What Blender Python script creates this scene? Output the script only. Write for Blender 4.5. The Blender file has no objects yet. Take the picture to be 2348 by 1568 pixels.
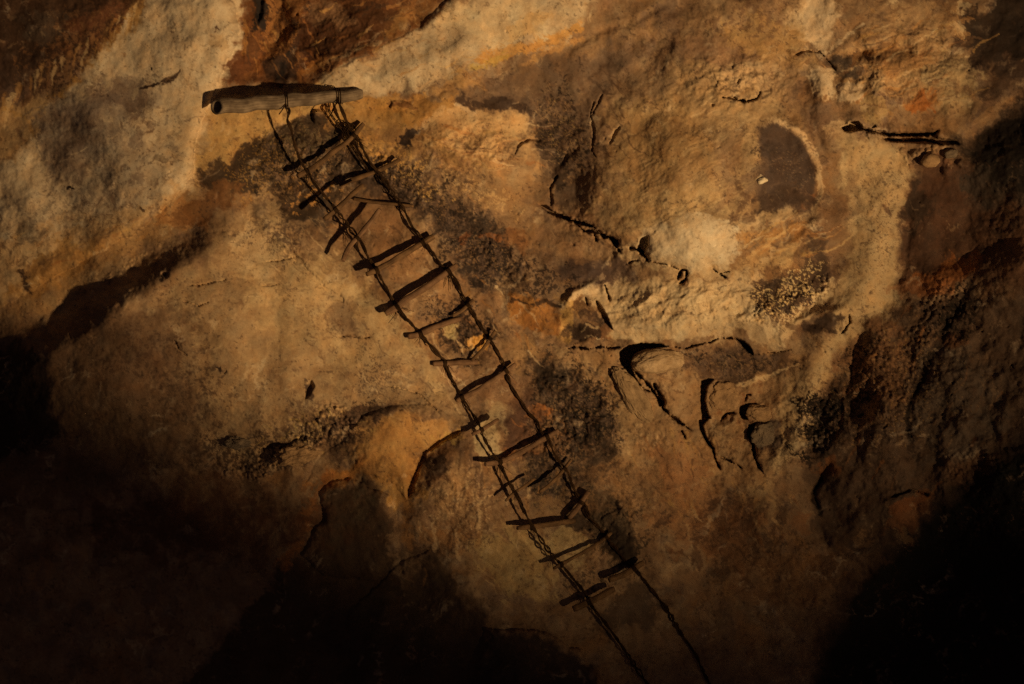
import bpy, math, random, numpy as np
from mathutils import Vector
rng = np.random.RandomState(7)
random.seed(7)
f32 = np.float32
scene = bpy.context.scene
col = scene.collection

# ------------------------------------------------------------------ frame of reference
S = 6.3 / 2347.0           # metres per unit of the wall plan
UC, VC = 1173.5, 783.5
D = 10.0                   # camera to mean wall plane
CAMZ = 3.4
LAMP = Vector((8.2, -10.6, CAMZ - 3.8))

def at(u, v, h):
    """plan position (u right, v down) and relief h (towards the room) -> world point"""
    k = (D - h * S) / D
    return ((u - UC) * S * k, -h * S, CAMZ - (v - VC) * S * k)

# ------------------------------------------------------------------ noise
NT = 256
_a = rng.rand(NT, NT).astype(f32) * 2 * np.pi
GX, GY = np.cos(_a), np.sin(_a)
RX, RY = rng.rand(NT, NT).astype(f32), rng.rand(NT, NT).astype(f32)
_seed = [0]
def gnoise(x, y):
    xi = np.floor(x).astype(np.int32); yi = np.floor(y).astype(np.int32)
    fx = (x - xi).astype(f32); fy = (y - yi).astype(f32)
    x0 = xi & 255; y0 = yi & 255; x1 = (x0 + 1) & 255; y1 = (y0 + 1) & 255
    u = fx * fx * fx * (fx * (fx * 6 - 15) + 10); v = fy * fy * fy * (fy * (fy * 6 - 15) + 10)
    a = GX[y0, x0] * fx + GY[y0, x0] * fy
    b = GX[y0, x1] * (fx - 1) + GY[y0, x1] * fy
    c = GX[y1, x0] * fx + GY[y1, x0] * (fy - 1)
    d = GX[y1, x1] * (fx - 1) + GY[y1, x1] * (fy - 1)
    return ((a + u * (b - a)) * (1 - v) + (c + u * (d - c)) * v) * 1.5
def fbm(U, V, scale, octv=4, gain=.5, ang=0, stretch=1.0, mode='n', seed=None):
    if seed is None:
        _seed[0] += 1; seed = _seed[0]
    ca, sa = math.cos(math.radians(ang)), math.sin(math.radians(ang))
    x = (U * ca + V * sa) / (scale * stretch) + seed * 17.31
    y = (-U * sa + V * ca) / scale + seed * 9.73
    out = 0; amp = 1.; tot = 0
    for o in range(octv):
        n = gnoise(x, y)
        if mode == 'r': n = 1 - 2 * np.abs(n)
        elif mode == 'b': n = 2 * np.abs(n) - .6
        out = out + n * amp; tot += amp
        x = x * 2.03 + 5.1; y = y * 1.97 + 3.7; amp *= gain
    return (out / (tot ** .8)).astype(f32)
def worley(x, y):
    xi = np.floor(x).astype(np.int32); yi = np.floor(y).astype(np.int32)
    d1 = np.full(x.shape, 9., f32); d2 = np.full(x.shape, 9., f32); cid = np.zeros(x.shape, f32)
    for dx in (-1, 0, 1):
        for dy in (-1, 0, 1):
            cx = xi + dx; cy = yi + dy
            px = cx + RX[cy & 255, cx & 255]; py = cy + RY[cy & 255, cx & 255]
            d = np.hypot(px - x, py - y).astype(f32)
            near = d < d1
            d2 = np.where(near, d1, np.minimum(d2, d)); cid = np.where(near, RX[(cx * 7 + 3) & 255, (cy * 5 + 1) & 255], cid)
            d1 = np.where(near, d, d1)
    return d1, d2, cid
def sstep(a, b, x):
    t = np.clip((x - a) / (b - a), 0, 1); return t * t * (3 - 2 * t)

# ------------------------------------------------------------------ wall grid
def axis(a0, a1, step, m0, m1):
    mid = np.arange(a0, a1 + step, step)
    def tail(start, stop, sgn):
        out = []; x = start; s = step
        while (x - stop) * sgn < 0:
            s = min(s * 1.05, 8.); x += s * sgn; out.append(x)
        return out
    return np.array(tail(a0, m0, -1)[::-1] + list(mid) + tail(mid[-1], m1, 1), f32)
STEP = 1.9
ax = axis(-60, 2400, STEP, -1100, 3500); ay = axis(-60, 1620, STEP, -1000, 2600)
U0, V0 = np.meshgrid(ax, ay)
NV, NU = U0.shape
# gentle warp so that no outline is drawn clean
WU = fbm(U0, V0, 55, 4, .55) * 9 + fbm(U0, V0, 14, 3) * 2.6
WV = fbm(U0, V0, 55, 4, .55) * 9 + fbm(U0, V0, 14, 3) * 2.6
U = U0 + WU; V = V0 + WV
US = U0 + WU * .3; VS = V0 + WV * .3      # light warp for sharp features
PU = U0 + fbm(U0, V0, 150, 3) * 26 + fbm(U0, V0, 48, 4, .6) * 24 + fbm(U0, V0, 12, 3, .6) * 5
PV = V0 + fbm(U0, V0, 150, 3) * 26 + fbm(U0, V0, 48, 4, .6) * 24 + fbm(U0, V0, 12, 3, .6) * 5
H = np.zeros_like(U)
C = np.zeros(U.shape + (3,), f32)

def box(u0, v0, u1, v1):
    i0, i1 = np.searchsorted(ax, [u0, u1]); j0, j1 = np.searchsorted(ay, [v0, v1])
    return slice(max(j0, 0), min(j1 + 1, NV)), slice(max(i0, 0), min(i1 + 1, NU))
def ell(s, cx, cy, rx, ry, ang=0, A=None):
    UU, VV = (U, V) if A is None else A
    a = math.radians(ang); x = UU[s] - cx; y = VV[s] - cy
    return np.sqrt(((x * math.cos(a) + y * math.sin(a)) / rx) ** 2 + ((-x * math.sin(a) + y * math.cos(a)) / ry) ** 2)
def pathdist(s, pts, sharp=True):
    UU, VV = (US, VS) if sharp else (U, V)
    x = UU[s]; y = VV[s]; best = np.full(x.shape, 1e9, f32); tt = np.zeros(x.shape, f32)
    seg = [math.dist(pts[i], pts[i + 1]) for i in range(len(pts) - 1)]; tot = sum(seg); acc = 0
    for i in range(len(pts) - 1):
        ax_, ay_ = pts[i]; bx, by = pts[i + 1]; L = max(seg[i], 1e-3)
        t = np.clip(((x - ax_) * (bx - ax_) + (y - ay_) * (by - ay_)) / (L * L), 0, 1)
        d = np.hypot(x - ax_ - t * (bx - ax_), y - ay_ - t * (by - ay_))
        m = d < best
        best = np.where(m, d, best); tt = np.where(m, (acc + t * L) / tot, tt); acc += L
    return best, tt
def polysd(s, pts, sharp=False):
    """signed distance, positive inside"""
    UU, VV = (PU, PV) if sharp == 'p' else (US, VS) if sharp else (U, V)
    x = UU[s]; y = VV[s]; inside = np.zeros(x.shape, bool); best = np.full(x.shape, 1e9, f32)
    n = len(pts)
    for i in range(n):
        ax_, ay_ = pts[i]; bx, by = pts[(i + 1) % n]
        L2 = max((bx - ax_) ** 2 + (by - ay_) ** 2, 1e-3)
        t = np.clip(((x - ax_) * (bx - ax_) + (y - ay_) * (by - ay_)) / L2, 0, 1)
        best = np.minimum(best, np.hypot(x - ax_ - t * (bx - ax_), y - ay_ - t * (by - ay_)))
        if ay_ != by:
            inside ^= ((ay_ > y) != (by > y)) & (x < (bx - ax_) * (y - ay_) / (by - ay_) + ax_)
    return np.where(inside, best, -best)
def pbox(pts, m):
    xs = [p[0] for p in pts]; ys = [p[1] for p in pts]
    return box(min(xs) - m, min(ys) - m, max(xs) + m, max(ys) + m)

# ---- relief tools
def bump(cx, cy, rx, ry, h, ang=0, p=2.0):
    r = max(rx, ry) * 2.4; s = box(cx - r, cy - r, cx + r, cy + r)
    H[s] += h * np.exp(-ell(s, cx, cy, rx, ry, ang) ** p)
def mass(pts, h, w, prof='round', sharp=False, off=0):
    s = pbox(pts, w + 30); sd = polysd(s, pts, sharp) + off
    t = np.clip(sd / w, 0, 1)
    m = np.sqrt(np.clip(1 - (1 - t) ** 2, 0, 1)) if prof == 'round' else t * t * (3 - 2 * t)
    H[s] += h * m
def crack(pts, w, depth, w1=None, jag=1.0):
    s = pbox(pts, 60); d, t = pathdist(s, pts)
    w1 = w if w1 is None else w1
    n = .72 + jag * (1.3 * fbm(U0[s], V0[s], 20, 3) + .5 * fbm(U0[s], V0[s], 6, 2))
    ww = np.maximum((w + (w1 - w) * t) * n * np.minimum(1, 12 * np.minimum(t, 1 - t) + .15), .05)
    H[s] -= depth * sstep(1.3, .55, d / ww) + .12 * depth * np.exp(-(d / (ww * 2.2 + 2)) ** 2)
def hole(pts, depth, e=4):
    s = pbox(pts, 30); sd = polysd(s, pts, True)
    H[s] -= depth * sstep(-e * .4, e, sd + fbm(U0[s], V0[s], 9, 3) * 2)
def ridge(pts, w, h, w1=None):
    s = pbox(pts, w * 3 + 20); d, t = pathdist(s, pts, False)
    w1 = w if w1 is None else w1
    H[s] += h * np.exp(-(d / (w + (w1 - w) * t)) ** 2) * np.minimum(1, 6 * np.minimum(t, 1 - t) + .2)
# ---- pigment tools
CREAM = (.58, .50, .385); TAN = (.44, .335, .22); TAND = (.30, .215, .135); OCHRE = (.46, .29, .11); ORANGE = (.44, .20, .06)
RUST = (.20, .085, .035); GREY = (.24, .20, .17); GREYV = (.155, .125, .115); DARK = (.055, .042, .038); PINK = (.43, .29, .20); WHITE = (.8, .74, .6)
YEL = (.5, .38, .14); OLIVE = (.2, .165, .09)
def lay(s, m, c, a=1.0):
    m = (m * a)[..., None]
    C[s] = C[s] * (1 - m) + np.array(c, f32) * m
def patch(cx, cy, rx, ry, c, a=.8, ang=0, e=.42, nz=.5, ns=45, octv=5):
    a = min(a * 1.12, .97)
    r = max(rx, ry) * 2.0 + 10; s = box(cx - r, cy - r, cx + r, cy + r)
    f = 1.1 - ell(s, cx, cy, rx, ry, ang, (PU, PV)) + 1.7 * nz * fbm(PU[s], PV[s], ns, octv, .66)
    lay(s, sstep(0, e, f), c, a)
def ppoly(pts, c, a=.8, e=20, nz=15, ns=40, sharp=False):
    s = pbox(pts, e + nz * 2 + 20); sd = (polysd(s, pts, True) if sharp else polysd(s, pts, 'p')) + 1.5 * nz * fbm(PU[s], PV[s], ns, 5, .66)
    lay(s, sstep(-e * .5, e * .5, sd), c, a)
def speck(cx, cy, rx, ry, c, a=.8, ang=0, size=7, th=.1, cl=.6, k=.22):
    """small blotches crowding in an elliptic field"""
    r = max(rx, ry) * 1.7 + 10; s = box(cx - r, cy - r, cx + r, cy + r)
    f = 1 - ell(s, cx, cy, rx, ry, ang, (PU, PV)) + 1.6 * cl * fbm(U0[s], V0[s], 38, 3)
    n = 1.35 * fbm(U[s], V[s], size, 4, .7)
    lay(s, sstep(0, k, n - th + .55 * (np.clip(f, -1, .55) - .3)) * sstep(-.15, .35, f), c, a)
def stroke(pts, w, c, a=.8, w1=None, nz=.8, ns=20):
    s = pbox(pts, w * 2 + 30); d, t = pathdist(s, pts, False)
    w1 = w if w1 is None else w1
    f = 1 - d / (w + (w1 - w) * t) + 1.5 * nz * fbm(PU[s], PV[s], ns, 4, .66)
    lay(s, sstep(0, .7, f), c, a)

# ================================================================== RELIEF
# broad form of the face: (u, v, height, reach)
CP = [(-500, -200, -150, 350), (-100, 100, -80, 220), (100, 60, -30, 150), (250, 150, 4, 130), (330, 60, 22, 90), (470, 80, 48, 90), (420, 330, 36, 120), (300, 330, 14, 110), (150, 420, -30, 150), (-150, 450, -120, 220), (-500, 500, -260, 300), (640, 90, -34, 80), (640, 300, -4, 100), (900, 60, 20, 130), (760, 30, -10, 70),
      (820, 240, 0, 110), (1130, 50, 30, 120), (1050, 310, 16, 90), (1330, 50, 2, 110), (1180, 200, -10, 80), (1270, 320, -44, 70), (1270, 430, -52, 60), (1420, 150, -6, 100), (1520, 250, 40, 110), (1600, 380, 84, 130), (1640, 520, 72, 110), (1400, 330, 6, 80),
      (1450, 480, 22, 80), (1780, 180, 40, 100), (1880, 330, 52, 70), (1890, 520, 44, 70), (2080, 150, 62, 130), (2200, 40, 40, 110), (2350, 120, 60, 140), (2010, 500, 26, 90), (2180, 500, 36, 110), (2450, 450, 150, 180), (1600, 700, 26, 110), (1780, 720, 30, 90), (1350, 650, -14, 90),
      (1200, 560, -30, 90), (1000, 470, -22, 90), (800, 400, -16, 90), (950, 560, -4, 80), (1150, 760, -22, 100), (1330, 830, -22, 90), (1500, 880, -2, 100), (1700, 900, -14, 100), (1870, 900, 22, 80), (1960, 850, 10, 60), (2080, 820, 50, 90), (2220, 900, 96, 130), (2100, 1080, 60, 110),
      (2450, 1050, 190, 180), (1900, 1180, 10, 90), (1800, 1130, 22, 70), (1700, 1230, -8, 110), (1550, 1100, 4, 100), (1420, 1150, -16, 100), (1270, 1130, -22, 90), (1120, 1280, 14, 110), (1300, 1400, 4, 140), (1600, 1450, -10, 150), (2100, 1350, 60, 160), (900, 1180, 2, 80), (920, 1020, 26, 70), (1060, 1090, 22, 70),
      (700, 1150, -40, 100), (450, 1150, -90, 140), (150, 1150, -170, 180), (300, 1400, -160, 220), (800, 1450, -70, 200), (-250, 1000, -280, 250), (1000, 2000, -40, 400), (2200, 1900, 60, 400), (1200, -400, 30, 250), (2500, -300, 60, 300), (50, 650, -70, 120), (280, 570, -14, 90), (400, 500, 12, 80), (600, 780, -6, 150), (820, 800, -2, 130), (300, 850, -60, 110), (140, 850, -120, 90)]
num = np.zeros_like(U); den = np.full_like(U, 1e-6)
for cx, cy, h, r in CP:
    w = np.exp(-((U - cx) ** 2 + (V - cy) ** 2) / (2 * (r * .78) ** 2)) + 2e-4 / (1 + ((U - cx) ** 2 + (V - cy) ** 2) / r ** 2)
    num += w * h; den += w
H += 1.3 * num / den
del num, den, w

# left limestone mass standing proud of the rust-coloured recess
LM = [(350, -300), (515, -300), (540, 10), (547, 60), (540, 105), (518, 150), (497, 190), (480, 235), (462, 262), (448, 330), (440, 400), (425, 430), (330, 500), (-400, 860), (-400, 300), (0, 372), (60, 340), (150, 225), (200, 165), (265, 95), (330, 50)]
LMH = [(515, -300), (515, -10), (540, 10), (547, 60), (540, 105), (518, 150), (497, 190), (480, 235), (462, 262), (448, 330), (440, 400), (425, 430), (330, 520), (-900, 1200), (-900, -900), (515, -900)]
mass(LMH, 30, 26)
# recess above the pole with knobbly ribs
ridge([(560, -20), (575, 60), (560, 150)], 9, 12); ridge([(650, -30), (690, 60), (640, 130), (600, 165)], 16, 16); hole([(588, -20), (606, 0), (600, 40), (590, 55), (578, 20)], 16, 8)
ridge([(500, 186), (620, 188), (720, 195), (770, 155), (860, 110), (1000, 45), (1060, -10)], 15, 9)
mass([(700, 240), (730, 196), (770, 160), (860, 112), (960, 62), (1060, -40), (1400, -300), (1500, -60), (1330, 60), (1300, 110), (1240, 120), (1160, 165), (1060, 200), (900, 240), (800, 260)], 11, 60)
# small shelf and stub by the ladder head
mass([(612, 300), (650, 285), (690, 276), (740, 285), (760, 300), (700, 330), (650, 380), (600, 400), (585, 350)], 6, 16)
mass([(712, 268), (722, 252), (740, 258), (752, 275), (735, 285), (718, 282)], 14, 6)
mass([(900, 232), (928, 234), (958, 246), (920, 252), (898, 250)], 8, 6)
ridge([(1150, 195), (1180, 225), (1240, 250), (1280, 300)], 12, -6); ridge([(1060, 250), (1120, 235), (1180, 205)], 9, -5)
# round nub left of the dome
bump(1215, 350, 46, 34, 22, 0, 4); crack([(1180, 352), (1190, 330), (1215, 318), (1240, 322)], 4, 9)
# valley left of the dome
crack([(1362, 230), (1352, 262), (1362, 300), (1356, 345), (1366, 360)], 3, 9); ridge([(1268, 400), (1300, 350), (1330, 330)], 8, -8); crack([(1262, 470), (1262, 430), (1278, 400)], 6, 12, 3)
crack([(1355, 265), (1372, 235), (1380, 215)], 3, 8); crack([(1395, 330), (1412, 300), (1420, 290)], 3, 8)
ridge([(1320, 100), (1380, 70), (1460, 50), (1520, 10)], 9, -5); ridge([(1280, 130), (1340, 90), (1400, 60)], 10, -5)
# dome lower rim: deep jagged cracks
DMP = ([(1245, 470), (1290, 497), (1345, 515), (1400, 545), (1440, 562), (1470, 545), (1480, 560), (1480, 592), (1530, 606), (1600, 618), (1680, 605), (1760, 580), (1820, 545), (1866, 500), (1880, 400), (1900, 300), (1860, 180), (1700, 90), (1500, 120), (1400, 200), (1330, 350), (1280, 430)])
s = pbox(DMP, 40); sd = polysd(s, DMP, True); H[s] += 14 * sstep(0, 24, sd) * sstep(1.3, .6, ell(s, 1560, 590, 340, 110))
crack([(1238, 470), (1262, 484), (1292, 500), (1335, 512), (1362, 522)], 4.6, 46, 4)
crack([(1318, 506), (1335, 525), (1350, 535)], 3, 30); crack([(1345, 528), (1372, 534), (1398, 545), (1420, 560)], 5, 46)
crack([(1362, 536), (1368, 552)], 3, 30); crack([(1398, 542), (1412, 560), (1420, 578)], 5, 44); crack([(1440, 566), (1462, 572), (1478, 590), (1484, 598)], 4.5, 44); hole([(1468, 545), (1486, 540), (1488, 560), (1474, 585), (1458, 575)], 46, 3)
crack([(1484, 596), (1530, 606), (1556, 616)], 1.8, 16); crack([(1553, 640), (1562, 618), (1574, 618), (1570, 640), (1556, 650)], 3.4, 40); crack([(1634, 616), (1650, 628), (1664, 636)], 2.6, 34); crack([(1650, 625), (1672, 622)], 1.6, 20)
crack([(1432, 606), (1450, 598), (1462, 596)], 2.2, 20); hole([(1370, 590), (1378, 560), (1400, 556), (1420, 575), (1400, 600)], 6, 8)
# dark hollow in the dome
HOL = [(1752, 292), (1772, 283), (1800, 290), (1832, 318), (1855, 352), (1868, 392), (1866, 440), (1850, 468), (1815, 484), (1770, 478), (1735, 452), (1742, 400), (1748, 362), (1738, 325)]
s = pbox(HOL, 60); sd = polysd(s, HOL, True)
H[s] -= 17 * sstep(-4, 52, sd)
ridge([(1770, 268), (1836, 296), (1882, 370), (1892, 430), (1878, 500), (1835, 548)], 14, 8)
ridge([(1740, 500), (1800, 505), (1850, 490)], 14, 10)
# upper right
crack([(1652, 222), (1690, 228), (1712, 232)], 3.6, 30); crack([(1712, 232), (1735, 225), (1742, 208)], 2.6, 22); crack([(1690, 190), (1694, 180)], 2, 14)
bump(1865, 140, 34, 22, 8, 10, 3); bump(1885, 190, 24, 36, 14, -10, 3); bump(1950, 212, 30, 26, 12, 0, 3); crack([(1820, 125), (1845, 116), (1880, 118), (1900, 142), (1920, 165)], 3, 10)
ridge([(1940, 125), (1990, 118), (2050, 112), (2100, 100)], 18, -16); crack([(1990, 320), (1980, 292), (1962, 290)], 3, 6)
UR = [(1925, 288), (1958, 284), (1990, 290), (2050, 300), (2110, 306), (2160, 312), (2208, 330), (2260, 290), (2347, 225), (2480, 160), (2480, -300), (1950, -300), (1930, 100), (1950, 200)]
s = box(1700, -400, 2600, 380); sd = polysd(s, [(1925, 288), (1958, 284), (1990, 290), (2050, 300), (2110, 306), (2160, 312), (2208, 330), (2260, 290), (2347, 225), (2480, 160), (2480, -300), (1400, -300), (1400, 288)], True); H[s] += 24 * sstep(0, 22, sd) * sstep(1.35, .6, ell(s, 2190, 190, 260, 190))
hole([(1928, 292), (1945, 284), (1950, 278), (1966, 276), (1976, 286), (1976, 298), (1955, 302), (1935, 302)], 70, 3)
crack([(1976, 296), (2012, 302), (2040, 308), (2090, 308), (2140, 306), (2150, 298)], 5.5, 62, 5, .45); hole([(2020, 308), (2060, 302), (2140, 306), (2150, 314), (2190, 322), (2200, 332), (2150, 330), (2090, 326), (2040, 324)], 30, 5); crack([(2020, 318), (2070, 324), (2120, 320), (2160, 332)], 3.2, 34, 3, .6)
crack([(1998, 292), (2006, 286)], 2.5, 24)
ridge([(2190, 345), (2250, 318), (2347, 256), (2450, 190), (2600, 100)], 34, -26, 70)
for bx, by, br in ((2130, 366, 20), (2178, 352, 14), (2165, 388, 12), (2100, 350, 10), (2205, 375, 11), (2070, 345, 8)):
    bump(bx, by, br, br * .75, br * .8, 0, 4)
bump(1890, 270, 20, 60, 10, -15, 3); bump(1960, 285, 20, 16, 8, 0, 3)
# right column and its shoulder
ridge([(2000, 340), (2020, 500), (1990, 640), (1900, 760), (1860, 880), (1830, 1000), (1790, 1100)], 52, 26, 30)
ridge([(2085, 470), (2080, 520), (2075, 600), (2060, 660)], 9, -9); bump(2150, 640, 60, 26, 12, -20); bump(2130, 470, 46, 80, 10, 10)
# ledge band below the dome
LB = [(1282, 760), (1300, 700), (1290, 680), (1320, 655), (1370, 648), (1400, 665), (1470, 640), (1600, 640), (1720, 640), (1840, 600), (1900, 620), (1880, 680), (1830, 730), (1790, 770), (1772, 806), (1745, 800), (1722, 782), (1690, 772), (1650, 776), (1600, 786), (1540, 792), (1480, 786), (1430, 790), (1380, 794), (1330, 792)]
s = pbox(LB, 60); sd = polysd(s, [(1200, 500), (2000, 500), (1900, 640), (1880, 690), (1830, 735), (1792, 772), (1772, 806), (1745, 800), (1722, 782), (1690, 772), (1650, 776), (1600, 786), (1540, 792), (1480, 786), (1430, 790), (1380, 794), (1330, 792), (1282, 760), (1250, 700)], True); H[s] += 26 * sstep(-2, 46, sd) * sstep(1.25, .5, ell(s, 1580, 745, 320, 90))
ridge([(1290, 700), (1320, 665), (1380, 650), (1392, 668)], 9, 16); hole([(1362, 684), (1372, 690), (1392, 722), (1406, 756), (1388, 740), (1368, 708)], 34, 3); crack([(1386, 652), (1394, 672), (1398, 690)], 2.5, 24); crack([(1343, 680), (1345, 700)], 2, 18)
hole([(1285, 748), (1300, 736), (1330, 745), (1360, 765), (1330, 792), (1292, 780)], 14, 14)
ridge([(1780, 800), (1800, 760), (1850, 724), (1900, 712), (1945, 716)], 14, 18); hole([(1838, 742), (1880, 722), (1945, 722), (1950, 740), (1925, 762), (1880, 758)], 14, 14)
crack([(1946, 718), (1948, 740), (1930, 765)], 3, 20)
crack([(1300, 800), (1322, 792), (1350, 799), (1376, 793), (1402, 797), (1425, 794)], 1.6, 18, 2.4, 2.); hole([(1322, 790), (1340, 796), (1332, 802)], 30, 3)
# black arch over the wedged boulder, and the crescent
hole([(1420, 805), (1438, 793), (1470, 786), (1515, 786), (1530, 792), (1500, 797), (1470, 802), (1452, 812), (1446, 830), (1450, 850), (1462, 885), (1448, 866), (1432, 845), (1421, 832)], 95, 3)
hole([(1682, 774), (1700, 778), (1718, 792), (1727, 812), (1716, 808), (1700, 792)], 60, 3); crack([(1530, 792), (1570, 798), (1620, 784), (1650, 774), (1690, 776)], 1.7, 22, 1.7, 1.9)
crack([(1727, 812), (1760, 808), (1790, 806), (1815, 798)], 1.6, 9, 1, 1.6)
# slabs and fissures lower right
mass([(1404, 850), (1425, 842), (1442, 852), (1465, 890), (1490, 925), (1500, 960), (1478, 962), (1440, 935), (1415, 895)], 5, 16)
crack([(1398, 862), (1410, 848), (1440, 840)], 2, 18); crack([(1448, 846), (1475, 868), (1500, 900), (1512, 925), (1535, 952), (1560, 968), (1582, 985)], 3.2, 40, 3.6); crack([(1498, 878), (1512, 905), (1520, 930)], 5, 44); crack([(1450, 860), (1478, 892), (1490, 898)], 2, 20)
mass([(1455, 855), (1500, 850), (1560, 850), (1600, 870), (1600, 940), (1560, 965), (1520, 940), (1500, 890)], 6, 24)
mass([(1618, 868), (1660, 866), (1690, 890), (1695, 930), (1650, 950), (1612, 945)], 5, 16)
hole([(1608, 872), (1624, 866), (1636, 870), (1622, 884), (1616, 915), (1622, 945), (1630, 958), (1608, 960), (1604, 925)], 60, 3)
hole([(1600, 962), (1625, 958), (1612, 975), (1618, 1000), (1632, 1030), (1618, 1015), (1602, 985)], 55, 3); crack([(1616, 1000), (1634, 1028), (1638, 1050), (1650, 1075)], 3.5, 44); crack([(1650, 965), (1665, 948), (1685, 946)], 2.8, 34)
hole([(1697, 930), (1712, 924), (1738, 925), (1716, 932), (1710, 950), (1718, 962), (1700, 958), (1694, 945)], 50, 3); crack([(1708, 918), (1712, 904), (1722, 905)], 2, 24)
hole([(1716, 975), (1735, 968), (1726, 990), (1722, 1010), (1712, 1000)], 50, 3); crack([(1722, 1006), (1730, 1050), (1752, 1090)], 2.8, 38)
mass([(1722, 965), (1780, 970), (1800, 1010), (1780, 1050), (1730, 1040)], 5, 16); crack([(1562, 985), (1572, 1005)], 2.5, 26); crack([(1650, 1045), (1690, 1065), (1700, 1075)], 2, 20)
mass([(1625, 965), (1680, 955), (1700, 985), (1700, 1040), (1650, 1050), (1620, 1010)], 5, 18)
# rough grey boulder at the right with long fissures
RBP = [(1840, 1000), (1870, 900), (1950, 830), (1980, 720), (2100, 640), (2230, 560), (2500, 520), (2500, 1400), (2250, 1230), (2080, 1230), (1950, 1240), (1880, 1150), (1850, 1080)]
mass(RBP, 22, 60, 's')
ridge([(2222, 660), (2190, 700), (2160, 760), (2150, 800), (2118, 850), (2106, 880)], 16, -14, 20); ridge([(2106, 880), (2085, 930), (2078, 965), (2088, 1000)], 12, -10)
ridge([(1905, 1060), (1882, 1090), (1868, 1130), (1880, 1170)], 8, -18); crack([(2040, 1140), (2090, 1120), (2130, 1135)], 3, 12); ridge([(1870, 1200), (1900, 1250), (1960, 1290), (2010, 1330)], 9, -10); ridge([(1985, 760), (1960, 830), (1940, 900), (1960, 960)], 10, -10)
mass([(1850, 905), (1900, 880), (1935, 905), (1930, 990), (1900, 1030), (1850, 1040), (1835, 990)], -10, 12)
# big smooth lump left of the ladder; crest on its upper left
CR = [(-600, 1250), (-60, 900), (60, 835), (150, 785), (270, 705), (380, 625), (470, 560), (540, 505), (580, 455), (600, 200)]
s = (slice(None), slice(None)); CRP = CR + [(2900, 200), (2900, 2400), (-500, 2400)]
sd = polysd(s, CRP)
body = np.exp(-(np.abs(ell(s, 440, 820, 620, 330, 14)) ** 3.6))
sd = sd + fbm(U0, V0, 70, 3, .5) * 10; LH = np.clip(38 + (575 - U) * .19, 26, 112) * body * sstep(-50 - .06 * np.clip(575 - U, 0, 600), 14, sd) + 26 * body * np.exp(-((sd - 90) / 120) ** 2)
H += LH
ridge([(578, 448), (600, 500), (660, 560), (760, 640)], 16, 14); crack([(640, 560), (690, 600), (720, 640), (800, 700)], 8, 4)
crack([(776, 773), (800, 770), (830, 775), (852, 770)], 1.8, 10); bump(378, 628, 9, 7, -12, 0, 4)
for pts in ([(430, 655), (470, 650), (520, 640)], [(420, 690), (455, 700), (480, 690)], [(600, 655), (640, 650)], [(400, 780), (410, 800), (430, 815)], [(610, 600), (680, 588)], [(880, 880), (960, 900), (1010, 950)], [(520, 848), (512, 856)]):
    crack(pts, 2.4, 6)
hole([(700, 884), (716, 870), (722, 884), (712, 905), (698, 915)], 16, 4)
# orange bulge, and the protruding facet with its dark left flank
mass([(800, 1000), (830, 950), (900, 930), (980, 925), (1030, 950), (1062, 985), (1010, 1010), (975, 1045), (945, 1090), (935, 1145), (900, 1110), (850, 1085), (760, 1085), (700, 1110), (720, 1060)], 13, 60)
FL = [(1070, 960), (1300, 1050), (1500, 1250), (1500, 1700), (1000, 1700), (960, 1300), (965, 1230), (955, 1180), (978, 1130), (1010, 1060)]
s = pbox(FL, 120); sd = polysd(s, FL); H[s] += 40 * sstep(-42, 12, sd) * np.exp(-ell(s, 1050, 1110, 170, 105, 0) ** 3)
crack([(1060, 985), (1010, 1010), (972, 1036), (955, 1080), (937, 1140)], 7, 20, 7, .4)
crack([(640, 1030), (660, 1015), (690, 1000)], 3, 10); bump(545, 1012, 36, 16, 10, 0, 4); bump(680, 1042, 60, 34, 14, -10, 4)
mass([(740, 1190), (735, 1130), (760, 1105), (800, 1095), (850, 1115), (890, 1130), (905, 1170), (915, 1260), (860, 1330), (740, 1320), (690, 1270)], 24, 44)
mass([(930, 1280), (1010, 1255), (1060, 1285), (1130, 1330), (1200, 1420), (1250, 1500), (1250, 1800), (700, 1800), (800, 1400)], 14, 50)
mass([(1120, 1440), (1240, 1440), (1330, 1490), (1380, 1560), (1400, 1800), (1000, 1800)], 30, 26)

for pts, w, h in (([(1660, 604), (1760, 578), (1840, 540), (1884, 492)], 12, 7), ([(1690, 644), (1790, 604), (1880, 566)], 14, 8), ([(1740, 520), (1800, 530), (1850, 512)], 10, 6), ([(1130, 775), (1240, 850), (1340, 930), (1430, 1040), (1500, 1130)], 20, 10), ([(1080, 700), (1150, 780), (1230, 830)], 14, -9),
        ([(1960, 60), (2030, 150), (2010, 250)], 26, 12), ([(2060, 150), (2140, 200), (2190, 280)], 24, 12), ([(1930, 60), (1980, 100), (1990, 190)], 16, -10), ([(2090, 30), (2160, 110), (2250, 150)], 24, -12), ([(1120, 130), (1060, 210), (960, 270)], 26, 9), ([(980, 300), (1100, 340), (1200, 400)], 30, 10), ([(860, 190), (980, 150), (1080, 90)], 24, 8),
        ([(600, 470), (680, 600), (700, 760), (640, 900)], 60, 12), ([(590, 450), (700, 545), (840, 640), (960, 780)], 18, 9), ([(420, 700), (500, 860), (600, 960)], 46, -12), ([(180, 250), (260, 330), (300, 470)], 40, 10), ([(60, 330), (140, 430), (180, 560)], 40, -12), ([(1330, 1080), (1450, 1200), (1560, 1350)], 46, 14), ([(1600, 1060), (1700, 1200), (1760, 1340)], 40, -12), ([(1960, 760), (2040, 880), (2020, 1060)], 34, 16), ([(2180, 820), (2230, 960), (2180, 1110)], 46, 18)):
    ridge(pts, w, h)
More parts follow.
